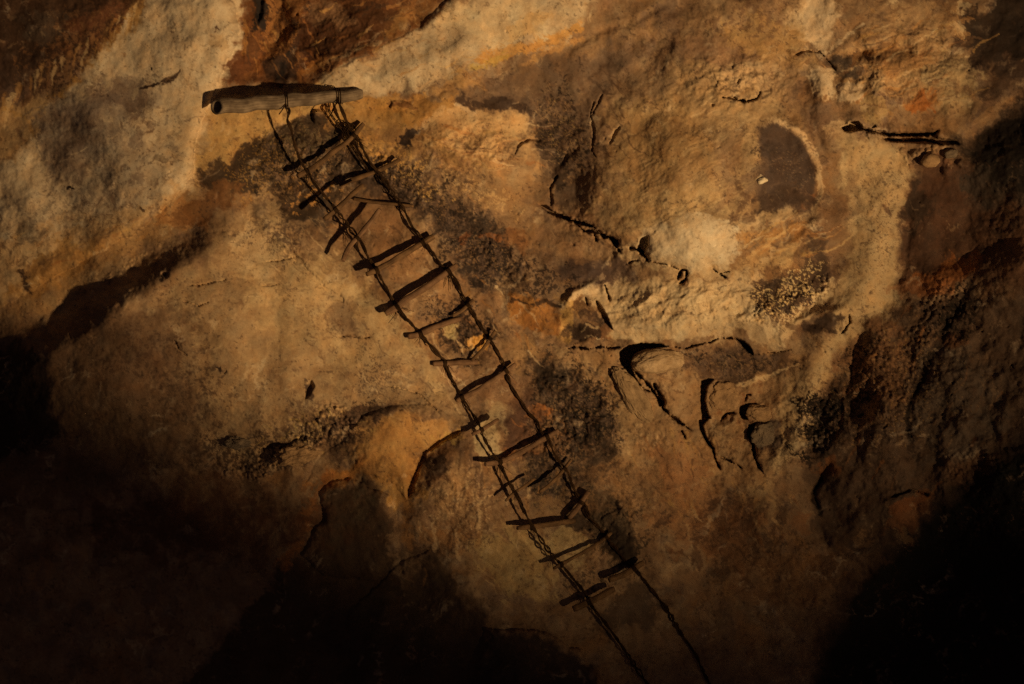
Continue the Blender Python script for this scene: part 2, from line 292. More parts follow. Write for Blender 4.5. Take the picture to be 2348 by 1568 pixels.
# ---- roughness of the rock
rough = .44 + .0 * U
def rz(cx, cy, rx, ry, v, ang=0):
    r = max(rx, ry) * 1.6; s_ = box(cx - r, cy - r, cx + r, cy + r)
    rough[s_] += v * sstep(1.4, .5, ell(s_, cx, cy, rx, ry, ang))
rz(600, 780, 420, 250, -.36, 15); rz(280, 350, 240, 260, -.3, -30); rz(500, 330, 60, 60, -.2); rz(950, 150, 160, 60, -.2, -20); rz(1600, 450, 200, 170, -.12); rz(900, 1010, 120, 60, -.3)
rz(2130, 950, 260, 280, .9); rz(720, 1010, 150, 80, .6, -15); rz(650, 90, 110, 100, .7); rz(700, 380, 120, 80, .7); rz(1120, 650, 130, 300, .3, -35); rz(1700, 200, 140, 60, .5); rz(1780, 690, 120, 55, .9, -20); rz(1150, 60, 150, 60, -.2)
rz(1700, 980, 130, 130, .3); rz(1100, 1150, 90, 100, .4); rz(2000, 600, 60, 120, -.3); rz(1320, 820, 260, 60, .1); rz(560, 1040, 130, 50, .6)
rough = np.clip(rough, .14, 2)
H += fbm(U0, V0, 210, 3, .5) * 22 + fbm(U, V, 85, 3, .5) * 15 * (.12 + .85 * rough) + fbm(U, V, 40, 2, .5) * 5 * (.08 + .9 * rough)
rr = fbm(U, V, 46, 4, .55, ang=-28, stretch=1.8, mode='r') * 2.6 + fbm(U, V, 24, 4, .6, mode='b') * 1.6
H += rr * rough
rmod = np.clip(.55 + .9 * fbm(U0, V0, 75, 3), .12, 1.6)
H += (fbm(U0, V0, 11, 4, .62) * 1.3 * rough + fbm(U0, V0, 5.2, 3, .6) * .25 * (.25 + rough)) * rmod
# fine directional wrinkles on the dome and the lump
s = box(1380, 150, 1900, 620)
H[s] += fbm(U[s], V[s], 9, 3, .6, ang=-32, stretch=3.6, mode='r') * 1.7 * sstep(1.15, .5, ell(s, 1620, 430, 250, 200)) * sstep(-.4, .5, fbm(U[s], V[s], 60, 2))
s = box(330, 480, 1080, 900)
H[s] += fbm(U[s], V[s], 9, 3, .6, ang=20, stretch=4.5, mode='r') * .8 * sstep(1.2, .4, ell(s, 640, 640, 300, 130, 25))
# small pits and nicks in clusters
pit = fbm(U0, V0, 13, 3, .55, ang=-35, stretch=1.7); clus = fbm(U0, V0, 130, 3)
H -= 7 * sstep(.62, .95, pit + .35 * clus + .1 * (rough - .5)) * np.clip(rough + .35, 0, 1.3)
for a_ in ((700, 350, 110, 60), (900, 400, 110, 50), (1120, 580, 120, 60), (1060, 760, 80, 60), (1310, 940, 110, 110), (1400, 1200, 60, 100), (1230, 1050, 80, 80)):
    s = box(a_[0] - 200, a_[1] - 200, a_[0] + 200, a_[1] + 200); H[s] += sstep(1.3, .5, ell(s, *a_, 30)) * (fbm(U[s], V[s], 30, 3, .55, mode='b') * 7 + fbm(U[s], V[s], 15, 3, .6) * 4)
for a_ in ((1600, 700, 260, 60), (1700, 180, 150, 70), (2080, 150, 160, 110), (1100, 330, 140, 60), (760, 80, 120, 80), (1700, 980, 140, 110), (1080, 1160, 90, 90)):
    s = box(a_[0] - 400, a_[1] - 300, a_[0] + 400, a_[1] + 300); H[s] += sstep(1.3, .5, ell(s, *a_, 0)) * (fbm(U[s], V[s], 46, 4, .55, ang=-25, stretch=1.6, mode='r') * 7 + fbm(U[s], V[s], 18, 3, .6) * 3)
# crumbly pebble zones
def pebbles(cx, cy, rx, ry, sz, h, ang=0):
    r = max(rx, ry) * 1.5; s_ = box(cx - r, cy - r, cx + r, cy + r)
    d1, d2, cid = worley((U0[s_] + WU[s_] * .5) / sz, (V0[s_] + WV[s_] * .5) / sz)
    m = sstep(0, .5, 1 - ell(s_, cx, cy, rx, ry, ang) + .5 * fbm(U0[s_], V0[s_], 40, 3)) * (cid > .25)
    H[s_] += m * h * (.4 + cid) * np.sqrt(np.clip(1 - (d1 / .62) ** 2, 0, 1))
    k = (m * (.5 * (cid - .5)) * (d1 < .5))[..., None]
    PB.append((s_, k))
PB = []
pebbles(735, 985, 110, 54, 8.5, 5, -28); pebbles(745, 985, 90, 44, 17, 7, -28); pebbles(650, 1045, 90, 36, 8, 5, -20); pebbles(560, 1080, 70, 22, 9, 6); pebbles(1870, 660, 60, 26, 9, 6, -35); pebbles(1780, 700, 90, 34, 7, 4, -25)
pebbles(1880, 960, 45, 90, 10, 7); pebbles(2060, 860, 110, 150, 9, 3.5, 20); pebbles(700, 370, 110, 70, 8, 2.5); pebbles(2130, 355, 80, 32, 13, 6); pebbles(2250, 1080, 120, 70, 9, 3); pebbles(1700, 180, 100, 40, 12, 3); pebbles(290, 610, 110, 10, 6, 2.2, -33)
pebbles(2160, 720, 60, 90, 10, 6, 30); pebbles(1480, 1010, 60, 60, 10, 2)

# ================================================================== PIGMENT, with shade and light painted in at places
C[:] = np.array((.30, .212, .13), f32)
A_ = (slice(None), slice(None))
lay(A_, sstep(-.15, .6, fbm(U, V, 300, 5, .6)), (.2, .135, .09), .6); lay(A_, sstep(0, .5, fbm(PU, PV, 120, 5, .62)), TAN, .5)
lay(A_, sstep(.05, .5, fbm(PU, PV, 160, 5, .62)), (.36, .2, .08), .5); lay(A_, sstep(.1, .5, fbm(PU, PV, 70, 5, .65)), PINK, .3); lay(A_, sstep(.05, .45, fbm(PU, PV, 90, 5, .68)), GREYV, .45)
# upper left corner
ppoly([(-500, -300), (340, -300), (330, 20), (290, 60), (260, 110), (180, 150), (120, 200), (60, 240), (0, 300), (-400, 400)], (.25, .15, .085), .9, 60, 30)
patch(70, 90, 130, 90, (.12, .075, .05), .8, -20); patch(200, 60, 110, 60, RUST, .6, -30); speck(150, 110, 200, 110, (.09, .055, .04), .7, -30, 12); patch(30, 190, 60, 60, GREYV, .5)
stroke([(330, -20), (300, 60), (262, 100), (180, 200), (90, 270)], 34, OCHRE, .8, 26); ppoly([(-100, 260), (110, 240), (140, 225), (120, 290), (95, 340), (80, 370), (0, 372), (-100, 400)], (.44, .31, .17), .75, 20)
stroke([(82, 372), (82, 320), (60, 270), (10, 250)], 6, OCHRE, .6); stroke([(40, 300), (70, 350)], 8, (.2, .12, .07), .6)
# limestone mass
ppoly(LM, (.56, .48, .37), .85, 22, 14); ppoly([(330, 60), (515, -60), (545, 60), (500, 180), (470, 200), (330, 180), (260, 200)], (.56, .48, .37), .6, 50, 20)
patch(190, 300, 110, 90, (.29, .25, .22), .7, -35, ns=60); patch(250, 380, 130, 130, (.34, .29, .24), .5, -50, ns=60); speck(210, 300, 150, 110, GREY, .5, -35, 14, .15); patch(300, 230, 90, 30, (.33, .28, .24), .6, -12); speck(120, 500, 170, 120, (.25, .2, .165), .55, -20, 15, .2)
stroke([(300, 30), (275, 80), (262, 115)], 8, CREAM, .7); stroke([(262, 115), (220, 170), (160, 240)], 7, CREAM, .5); stroke([(545, 60), (530, 110), (500, 190), (475, 240), (450, 320), (440, 420)], 12, (.62, .52, .4), .8, 15)
stroke([(325, 205), (345, 196), (370, 186), (400, 178)], 3.6, (.1, .065, .045), .9, 5); stroke([(492, 68), (500, 58), (503, 64)], 4, (.15, .08, .05), .8)
patch(316, 314, 13, 18, (.27, .22, .18), .7, 0, .3, .2); patch(287, 382, 9, 12, (.25, .2, .16), .7, 0, .3, .2); patch(245, 400, 16, 26, (.25, .21, .17), .6); patch(370, 370, 26, 10, (.26, .21, .15), .6); patch(460, 320, 22, 24, (.33, .26, .17), .6); patch(500, 90, 22, 22, (.38, .28, .17), .6)
patch(460, 330, 70, 120, (.46, .34, .2), .4)
for x, y in ((338, 433), (318, 468), (350, 152), (172, 355), (158, 440)): patch(x, y, 4.5, 4.5, DARK, .95, 0, .3, .2)
ppoly([(-400, 520), (100, 540), (300, 470), (430, 430), (440, 480), (400, 540), (280, 600), (100, 700), (-400, 800)], (.46, .30, .14), .6, 60, 40)
patch(420, 500, 60, 36, (.44, .24, .1), .7); patch(120, 620, 120, 40, (.42, .25, .09), .6, -25); patch(60, 540, 40, 30, (.2, .17, .13), .6); stroke([(45, 620), (62, 655), (68, 668)], 7, DARK, .8); patch(240, 630, 90, 16, (.35, .26, .16), .5, -30)
# recess above pole
ppoly([(550, -300), (1080, -300), (1060, -10), (960, 50), (860, 105), (770, 150), (720, 195), (505, 182), (545, 110), (550, 60)], (.22, .10, .04), .9, 16, 14)
patch(640, 60, 60, 60, (.34, .17, .06), .7); patch(590, 150, 50, 30, (.30, .14, .05), .7); speck(700, 60, 140, 80, DARK, .75, -20, 18, .1); stroke([(585, -20), (592, 30), (585, 60)], 11, (.05, .045, .045), .9); stroke([(668, 60), (650, 130), (640, 180)], 16, (.05, .045, .045), .85, 10)
patch(760, 110, 60, 40, (.15, .06, .03), .7, -30); patch(830, 30, 120, 50, (.2, .095, .04), .6, -20); patch(720, 165, 50, 20, (.42, .2, .06), .7, -25); speck(640, 90, 100, 90, (.42, .22, .07), .7, 0, 14, .25); patch(900, 60, 60, 30, OCHRE, .5, -35); stroke([(560, 60), (562, 130), (560, 160)], 9, (.42, .22, .07), .7)
# cream band
ppoly([(725, 200), (770, 165), (870, 115), (1000, 50), (1080, -20), (1120, -300), (1500, -300), (1340, 50), (1280, 80), (1160, 130), (1000, 190), (850, 215), (740, 230)], CREAM, .7, 60, 34, 70)
patch(1150, 40, 130, 50, (.62, .52, .37), .6); patch(900, 170, 110, 30, CREAM, .6, -15); speck(950, 130, 110, 40, (.35, .25, .15), .35, -20, 16, .35)
stroke([(1100, 135), (1180, 115), (1260, 95), (1330, 60)], 22, (.52, .30, .10), .85, 14); stroke([(1090, 150), (1160, 130)], 13, (.46, .34, .11), .8); patch(1210, 60, 60, 22, (.55, .38, .18), .5, -25); stroke([(1180, 170), (1250, 120), (1330, 90)], 12, (.5, .3, .12), .6)
ppoly([(500, 215), (720, 200), (800, 225), (900, 240), (960, 260), (860, 300), (800, 290), (700, 275), (640, 290), (600, 330), (520, 370), (450, 420), (455, 330)], (.50, .34, .15), .8, 20, 14)
patch(950, 250, 120, 36, (.46, .27, .09), .7, 8); patch(830, 250, 60, 30, (.42, .24, .08), .5)
patch(1060, 200, 60, 24, (.46, .29, .13), .6, -20)
# dark veil left of the dome
for a_ in ((1180, 240, 110, 36, 12), (1300, 260, 90, 80, 40), (1290, 370, 46, 100, -10), (1140, 185, 60, 24, -15), (1400, 150, 110, 60, -20)): patch(a_[0], a_[1], a_[2], a_[3], (.25, .19, .145), .75, a_[4], .9)
patch(1220, 250, 110, 22, GREYV, .7, 18, .9); patch(1290, 320, 40, 60, GREYV, .6, -20, .9); patch(1275, 420, 24, 60, (.14, .11, .09), .7); speck(1290, 310, 60, 60, YEL, .5, 0, 6, .35); speck(1270, 400, 30, 90, YEL, .35, 0, 6, .4)
patch(1100, 320, 150, 60, (.50, .34, .19), .75, 5); patch(1170, 290, 80, 30, (.56, .41, .24), .6, -10); patch(1075, 270, 40, 14, CREAM, .5, 20); patch(1200, 345, 50, 30, (.34, .25, .16), .6); patch(1090, 370, 90, 24, (.46, .27, .13), .5)
patch(930, 305, 30, 16, (.09, .06, .05), .85, -25); patch(918, 335, 22, 14, DARK, .7); patch(990, 300, 50, 10, (.16, .1, .07), .6, -20); stroke([(900, 240), (925, 240), (950, 246)], 8, (.22, .11, .05), .7); patch(745, 265, 14, 10, (.5, .26, .08), .8, 0, .3, .2)
# ladder corridor: dark mould, orange spots
patch(700, 340, 120, 56, (.11, .085, .06), .92, -20, .5, .7); patch(560, 395, 80, 40, (.13, .09, .055), .85, -30); patch(690, 470, 80, 50, (.12, .1, .08), .85, 10); speck(700, 400, 150, 90, (.48, .29, .1), .85, -20, 13, .12); speck(620, 350, 110, 60, YEL, .4, -20, 8, .35); patch(660, 330, 50, 34, (.13, .115, .085), .7)
patch(800, 300, 80, 30, (.46, .28, .1), .6, 20); patch(900, 410, 130, 60, (.17, .125, .09), .85, 30); speck(850, 350, 80, 50, (.5, .33, .14), .8, 30, 12, .05); patch(960, 440, 110, 40, (.12, .1, .085), .8, 35); speck(930, 385, 80, 40, (.55, .38, .16), .8, 30, 9, .15)
patch(830, 510, 90, 70, (.28, .18, .1), .8, 30); patch(1060, 520, 110, 60, (.17, .13, .1), .85, 40); speck(1050, 500, 110, 60, TAN, .5, 40, 10, .15); patch(1140, 580, 90, 50, (.09, .075, .06), .8, 50); patch(1120, 620, 80, 70, (.12, .1, .08), .7, 40); patch(1125, 548, 30, 12, (.36, .17, .07), .6, 10); speck(1140, 640, 130, 90, (.4, .29, .18), .5, 35, 12, .05)
patch(1010, 440, 110, 50, (.36, .26, .16), .5, 20); patch(1120, 420, 110, 60, (.36, .25, .14), .5, 20); speck(1080, 430, 120, 50, (.5, .36, .2), .6, 20, 10, .2); speck(1020, 400, 130, 80, (.14, .1, .07), .5, 30, 14, .2)
patch(930, 600, 70, 50, (.36, .22, .12), .7, 30); patch(1080, 720, 90, 70, (.3, .2, .12), .7, 45); speck(1070, 760, 80, 60, (.10, .08, .065), .9, 40, 12, -.05); speck(1040, 700, 60, 40, DARK, .7, 30, 8, .1); patch(1080, 790, 26, 18, (.52, .32, .12), .85); patch(1240, 640, 90, 60, (.24, .175, .12), .75, 20); patch(1330, 620, 80, 40, (.17, .13, .11), .8, 10, .9); patch(1370, 610, 50, 30, (.13, .105, .1), .6)
patch(1220, 730, 60, 40, (.46, .25, .09), .85, 10); patch(1220, 700, 30, 10, YEL, .5); stroke([(1180, 690), (1215, 685), (1260, 690), (1275, 700)], 6, (.13, .09, .06), .8); patch(1250, 745, 60, 26, (.44, .21, .07), .6); patch(1310, 700, 36, 20, OCHRE, .5)
patch(1250, 880, 46, 60, (.13, .115, .09), .85, -30); speck(1270, 900, 90, 100, (.075, .065, .055), .85, -35, 13, .02); patch(1340, 960, 70, 90, (.11, .1, .08), .85, -35); speck(1350, 970, 100, 110, (.06, .055, .045), .8, -35, 9, .05); patch(1190, 900, 60, 80, (.32, .22, .13), .6, 0); speck(1200, 880, 90, 110, (.2, .14, .1), .6, 0, 14, .05); patch(1230, 945, 40, 18, (.42, .2, .07), .85)
patch(1200, 980, 40, 90, (.16, .1, .075), .8, 10); patch(1270, 1090, 60, 60, (.13, .11, .09), .85, -30); speck(1260, 1100, 100, 70, YEL, .3, 0, 6, .3); patch(1250, 1030, 60, 50, (.3, .18, .1), .6); patch(1240, 1045, 24, 16, (.4, .19, .08), .6); speck(1330, 1080, 90, 90, (.12, .1, .075), .7, 0, 11, .12); patch(1180, 810, 60, 40, (.34, .23, .12), .6); patch(1130, 860, 70, 60, (.33, .22, .13), .5)
patch(1120, 1000, 24, 60, (.44, .36, .24), .7, -12); patch(1140, 960, 40, 40, (.42, .34, .22), .6); patch(1320, 860, 70, 60, (.42, .31, .19), .45, 20); speck(1420, 1220, 70, 110, (.1, .085, .06), .85, -30, 8, -.02); patch(1400, 1200, 46, 90, (.12, .1, .07), .7, -35); speck(1340, 1200, 60, 50, (.09, .075, .055), .8, 0, 9, .2); speck(1350, 1330, 90, 40, (.11, .09, .065), .8, -20, 11, .1); patch(1450, 1400, 90, 60, (.13, .105, .08), .7, -30)
# dome
ppoly([(1420, 180), (1560, 130), (1720, 160), (1820, 260), (1740, 400), (1720, 500), (1640, 610), (1490, 590), (1350, 500), (1400, 350)], (.42, .31, .185), .7, 70, 30)
patch(1600, 560, 105, 60, (.62, .56, .46), .95, -8, .4, .3); patch(1560, 480, 110, 70, (.48, .37, .225), .6, -20); patch(1520, 300, 120, 90, (.40, .285, .16), .7); patch(1470, 180, 90, 50, (.32, .235, .16), .6); speck(1530, 120, 120, 50, (.2, .14, .1), .5, -10, 12, .15); speck(1400, 400, 60, 110, (.22, .155, .105), .45, -20, 16, .2)
patch(1650, 130, 100, 40, (.30, .2, .13), .6, 20); patch(1720, 180, 60, 40, (.47, .36, .24), .6); speck(1720, 190, 80, 50, (.2, .14, .1), .4, 0, 10, .25); stroke([(1650, 340), (1680, 430), (1650, 470)], 26, (.30, .21, .14), .55, 14); stroke([(1700, 545), (1770, 540), (1840, 520)], 18, (.5, .28, .1), .6)
ppoly(HOL, (.15, .12, .1), .9, 8, 3, 20, True); speck(1800, 400, 60, 80, (.3, .22, .14), .5, 0, 9, .3); patch(1800, 460, 90, 30, (.17, .125, .095), .75, -10); patch(1840, 455, 18, 26, (.3, .15, .07), .8); stroke([(1772, 274), (1830, 300), (1874, 370), (1884, 430), (1866, 505), (1835, 545)], 11, (.6, .46, .31), .8, 9); patch(1770, 500, 80, 26, (.52, .41, .27), .6)  # pale rim stroke paints in the lit edge of the hollow
speck(1735, 350, 22, 60, DARK, .7, 0, 7, .1); patch(1700, 300, 40, 40, (.46, .35, .22), .5)
# between dome and ledge
patch(1600, 690, 200, 60, (.60, .48, .31), .85, 0, .7, .4); patch(1480, 700, 100, 50, (.55, .43, .27), .7); patch(1770, 590, 90, 30, (.5, .36, .2), .7, -20); speck(1600, 700, 220, 60, (.42, .28, .14), .5, 0, 20, .2); patch(1350, 745, 50, 30, (.14, .10, .075), .9); patch(1380, 760, 50, 20, (.36, .2, .1), .6); stroke([(1290, 700), (1325, 666), (1382, 648)], 10, (.62, .52, .38), .85)
speck(1790, 680, 120, 50, (.10, .075, .07), .95, -25, 9, -.12); speck(1760, 700, 70, 40, (.14, .11, .1), .9, 0, 8, -.15); speck(1880, 640, 50, 40, (.12, .09, .08), .8, -30, 7, -.05); speck(1850, 700, 90, 30, (.66, .54, .36), .9, -35, 7, .0); stroke([(1800, 765), (1830, 740), (1870, 715), (1910, 695)], 9, (.6, .46, .3), .6); patch(1720, 640, 60, 20, (.55, .44, .3), .6, -10)
stroke([(1560, 640), (1680, 610), (1800, 570)], 13, (.33, .22, .12), .5); patch(1900, 738, 50, 16, (.15, .11, .08), .85, -5); speck(1890, 770, 60, 30, (.2, .14, .09), .6, -20, 10, .1)
# upper right mass
patch(1860, 50, 60, 90, (.60, .49, .35), .85, 10, .7, .4); stroke([(1960, 130), (2000, 100), (2060, 70)], 12, (.56, .45, .32), .8, 6); patch(2050, 150, 160, 90, (.44, .3, .17), .7); patch(2020, 125, 60, 16, (.13, .09, .065), .85, -10, .8); patch(2090, 60, 90, 50, (.42, .3, .18), .6); patch(2110, 235, 50, 22, (.42, .2, .07), .8); patch(2180, 170, 90, 60, (.40, .32, .2), .7); speck(2100, 180, 160, 90, (.3, .19, .1), .4, -10, 18, .2)
stroke([(2347, 40), (2260, 80), (2200, 90)], 30, (.085, .065, .055), .9, 18); patch(2320, 90, 90, 50, (.08, .06, .05), .8, -20); patch(2300, 180, 90, 50, (.2, .14, .1), .7, -30); patch(2010, 240, 60, 16, (.28, .22, .18), .6, -10); patch(1960, 150, 40, 24, (.19, .16, .13), .8, 20); patch(1890, 190, 24, 32, (.56, .46, .33), .8, 10); patch(1945, 215, 30, 26, (.56, .46, .34), .8); patch(1990, 250, 40, 30, (.44, .32, .15), .5)
patch(1880, 120, 46, 20, (.2, .14, .095), .7, 20); patch(1760, 90, 110, 50, (.42, .28, .13), .6, 10); speck(1720, 40, 140, 50, (.2, .13, .085), .55, 0, 18, .1); patch(1880, 270, 30, 40, (.26, .19, .14), .6, -20); patch(1940, 300, 40, 20, (.5, .38, .25), .6)
ppoly([(2200, 345), (2260, 300), (2347, 230), (2600, 100), (2600, 500), (2347, 420), (2280, 400)], (.06, .05, .045), .8, 60, 30)  # shadow right of the crack painted as a dark wedge
# right column and beyond
ppoly([(1935, 320), (2060, 335), (2085, 400), (2070, 520), (2060, 640), (2080, 690), (1980, 740), (1930, 800), (1880, 900), (1860, 980), (1800, 1090), (1770, 1090), (1780, 960), (1820, 860), (1900, 770), (1930, 640), (1960, 540), (1920, 400)], (.50, .39, .245), .85, 30, 14)
speck(2010, 500, 60, 150, (.26, .19, .13), .45, 0, 8, .35); stroke([(1885, 480), (1905, 560), (1910, 640)], 22, (.26, .18, .12), .6)
ppoly([(2090, 380), (2600, 380), (2600, 720), (2200, 640), (2085, 680), (2070, 560), (2080, 470)], (.20, .12, .075), .9, 30, 20); patch(2150, 470, 60, 110, (.17, .10, .065), .7); patch(2160, 630, 66, 24, (.36, .16, .06), .85, -22); patch(2110, 560, 40, 60, (.13, .095, .07), .6); speck(2200, 520, 140, 140, (.1, .075, .06), .6, 0, 18, .05); patch(2270, 420, 90, 60, (.14, .125, .1), .7); patch(2090, 660, 50, 20, (.35, .16, .07), .6)
ppoly([(1850, 1000), (1870, 930), (1900, 890), (1960, 830), (1990, 760), (2100, 690), (2600, 640), (2600, 1700), (2250, 1500), (2050, 1300), (1900, 1240), (1860, 1130)], (.145, .108, .08), .88, 40, 26)
patch(2010, 850, 80, 110, (.28, .165, .09), .7, 20); patch(2200, 940, 110, 130, (.15, .13, .105), .6); speck(1880, 960, 56, 100, DARK, .9, 20, 9, -.05); speck(2140, 760, 60, 110, DARK, .7, 30, 10, 0); speck(2050, 900, 160, 160, DARK, .55, 25, 12, .08); speck(2050, 880, 200, 180, (.42, .28, .1), .5, 0, 6, .42); patch(2090, 1180, 70, 26, (.3, .15, .07), .7, -35); patch(2180, 780, 36, 20, (.3, .15, .07), .5); patch(2240, 1080, 90, 40, (.24, .14, .08), .5, -10)
# below the ledge
ppoly([(1330, 800), (1420, 800), (1500, 850), (1600, 850), (1700, 800), (1800, 810), (1880, 800), (1800, 900), (1780, 1050), (1760, 1120), (1600, 1080), (1450, 1000), (1380, 900)], (.40, .27, .15), .6, 50, 30)
patch(1650, 830, 90, 24, (.22, .155, .1), .8, 4); speck(1660, 840, 120, 40, (.12, .085, .06), .6, 0, 8, .05); stroke([(1800, 845), (1750, 870), (1700, 885)], 5, (.56, .44, .28), .7); patch(1450, 900, 30, 60, (.43, .33, .22), .7, -30); patch(1520, 910, 60, 50, (.42, .3, .19), .6, 40); patch(1680, 1010, 70, 60, (.34, .24, .14), .6); speck(1720, 950, 70, 70, (.3, .15, .07), .6, 0, 12, .1); patch(1760, 1000, 30, 34, (.16, .13, .11), .8); speck(1800, 1020, 50, 70, (.2, .16, .1), .6, 0, 8, .1)
patch(1550, 1100, 160, 110, (.40, .26, .145), .6, 20); patch(1620, 1200, 150, 90, (.36, .21, .11), .7, 30); patch(1560, 1070, 60, 60, (.42, .22, .11), .5); speck(1680, 1190, 90, 90, (.18, .11, .07), .7, 30, 10, .02); speck(1500, 1150, 160, 110, (.22, .15, .095), .45, 30, 10, .2); speck(1720, 1250, 150, 110, (.12, .08, .055), .6, 30, 12, .05); patch(1760, 1150, 40, 60, (.42, .3, .17), .6); patch(1780, 1330, 150, 70, (.3, .18, .09), .5)
patch(1440, 960, 50, 90, (.38, .29, .18), .5, -20)
ppoly([(1950, 1330), (2060, 1235), (2150, 1160), (2347, 1000), (2700, 880), (2700, 1900), (1800, 1900), (1880, 1500)], (.018, .016, .018), .96, 80, 10, 90)  # near-black lower right: loss of light painted into the colour
# lump
ppoly([(120, 860), (300, 720), (480, 590), (590, 450), (650, 520), (760, 590), (880, 680), (980, 820), (1060, 960), (960, 930), (850, 950), (760, 1040), (600, 1060), (300, 1010), (140, 960)], (.37, .275, .17), .85, 50, 26)
patch(740, 720, 200, 110, (.44, .335, .205), .6, 25); patch(600, 560, 60, 70, (.5, .39, .26), .6); speck(560, 820, 200, 100, (.33, .235, .145), .3, 10, 22, .3); patch(800, 735, 50, 40, (.34, .255, .17), .45, 60); speck(790, 720, 60, 50, (.33, .24, .16), .5, 0, 9, .2); speck(880, 880, 70, 60, (.22, .17, .12), .55, 40, 9, .2); speck(400, 900, 120, 60, (.22, .15, .1), .5, 0, 12, .15); patch(310, 860, 90, 60, (.38, .24, .14), .5); speck(710, 960, 120, 60, (.2, .14, .09), .7, -20, 10, 0); speck(720, 990, 120, 60, YEL, .4, -20, 9, .2)
speck(450, 700, 120, 60, (.25, .18, .12), .5, -10, 8, .35); patch(480, 560, 90, 14, (.3, .22, .13), .6, -30); patch(620, 480, 30, 30, (.26, .2, .14), .7); speck(650, 540, 60, 50, (.2, .15, .11), .7, 20, 10, .1)
patch(512, 850, 7, 7, DARK, .8); patch(378, 628, 9, 7, DARK, .9, 0, .4, .2); patch(716, 886, 14, 18, (.12, .09, .07), .8)
stroke([(320, 660), (360, 620), (430, 590), (480, 560)], 24, (.2, .14, .09), .7, 10); speck(560, 1040, 200, 50, (.1, .075, .055), .8, -5, 12, -.05)
# lower left, orange bulges
patch(900, 1010, 110, 60, (.44, .27, .11), .85, -10, .5, .3); patch(1000, 980, 50, 26, (.46, .31, .16), .6); patch(820, 960, 70, 26, (.26, .18, .12), .7, -15); patch(1030, 1000, 40, 14, YEL, .6, -25); patch(930, 1100, 60, 50, (.44, .27, .1), .8); patch(790, 1080, 90, 20, (.44, .22, .07), .8, -20); patch(900, 1080, 90, 40, (.46, .26, .09), .6)
ppoly([(715, 1220), (738, 1150), (762, 1105), (800, 1095), (835, 1105), (862, 1128), (885, 1128), (900, 1165), (905, 1240), (900, 1330), (860, 1440), (840, 1700), (300, 1700), (600, 1360)], (.10, .074, .052), .85, 24, 16); stroke([(760, 1090), (720, 1140), (690, 1220), (650, 1290)], 20, (.4, .18, .06), .8); patch(830, 1140, 40, 36, (.17, .15, .1), .5)  # dark lobe and below: lamp cut-off shade painted into the colour
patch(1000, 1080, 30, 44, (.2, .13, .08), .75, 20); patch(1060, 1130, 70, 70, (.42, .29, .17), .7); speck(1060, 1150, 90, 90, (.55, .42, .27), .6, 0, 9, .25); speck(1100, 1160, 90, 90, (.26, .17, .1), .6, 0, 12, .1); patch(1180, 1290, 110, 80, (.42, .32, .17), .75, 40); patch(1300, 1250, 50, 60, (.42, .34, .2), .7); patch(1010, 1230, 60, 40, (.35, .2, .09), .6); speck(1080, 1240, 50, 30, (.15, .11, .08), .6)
patch(450, 1200, 400, 130, (.16, .085, .05), .75, 0, .9); ppoly([(940, 1290), (1000, 1262), (1040, 1300), (1090, 1380), (1150, 1500), (1200, 1900), (700, 1900), (800, 1400)], (.09, .072, .052), .8, 60, 30); ppoly([(1120, 1444), (1240, 1444), (1330, 1494), (1380, 1564), (1400, 1900), (1000, 1900)], (.05, .045, .045), .8, 24, 12)  # both polygons paint the bottom shadow into the colour
patch(1747, 415, 13, 8, WHITE, .9, -20, .3, .5, 12)
# second pass: firm marks
def streaks(cx, cy, rx, ry, n, ln, ang, cols, w=(1.5, 5), al=.5, da=14, curve=.25):
    for _ in range(n):
        while True:
            a, b = random.uniform(-1, 1), random.uniform(-1, 1)
            if a * a + b * b < 1: break
        x, y = cx + a * rx, cy + b * ry; t = math.radians(ang + random.uniform(-da, da)); l = ln * random.uniform(.4, 1.3); c_ = random.uniform(-curve, curve)
        dx, dy = math.cos(t), math.sin(t)
        stroke([(x, y), (x + dx * l * .5 - dy * l * c_ * .5, y + dy * l * .5 + dx * l * c_ * .5), (x + dx * l, y + dy * l)], random.uniform(*w), random.choice(cols), al * random.uniform(.5, 1.2), 1.2)

ppoly([(-400, -300), (335, -300), (330, 0), (260, 45), (213, 70), (170, 115), (100, 145), (43, 190), (-400, 230)], (.115, .075, .05), .7, 40, 36, 50); patch(215, 40, 80, 30, (.26, .12, .06), .6, -25); patch(110, 55, 70, 40, (.16, .13, .1), .6); speck(160, 90, 160, 70, (.3, .17, .08), .6, -30, 12, .1)
for i_ in range(26):
    t_ = i_ / 25; x_ = 330 - 330 * t_ + random.uniform(-8, 8); y_ = 10 + 215 * t_ + random.uniform(-14, 14); l_ = random.uniform(25, 75)
    stroke([(x_, y_), (x_ - l_ * .12, y_ + l_ * .6), (x_ - l_ * .2, y_ + l_)], random.uniform(4, 9), random.choice([(.5, .32, .14), (.46, .27, .1), (.34, .2, .09), (.55, .42, .25)]), .6, 2)
stroke([(353, 20), (330, 70), (300, 120), (262, 175)], 11, (.6, .5, .37), .7, 7); stroke([(470, 20), (440, 90), (410, 130)], 8, (.56, .47, .35), .5)
patch(280, 215, 70, 34, (.25, .205, .175), .6, -20); patch(215, 240, 80, 50, (.26, .21, .18), .6, -40); patch(160, 340, 60, 90, (.24, .19, .15), .5, 30)
for i_ in range(24): patch(random.uniform(110, 420), random.uniform(230, 520), random.uniform(6, 22), random.uniform(8, 26), (.23, .18, .145), random.uniform(.25, .55), random.uniform(-40, 40), .6, .8, 16)
stroke([(320, 204), (345, 195), (360, 190)], 4, (.06, .04, .03), .9, 5); stroke([(372, 192), (395, 182), (410, 164)], 6, (.07, .045, .035), .85, 4)
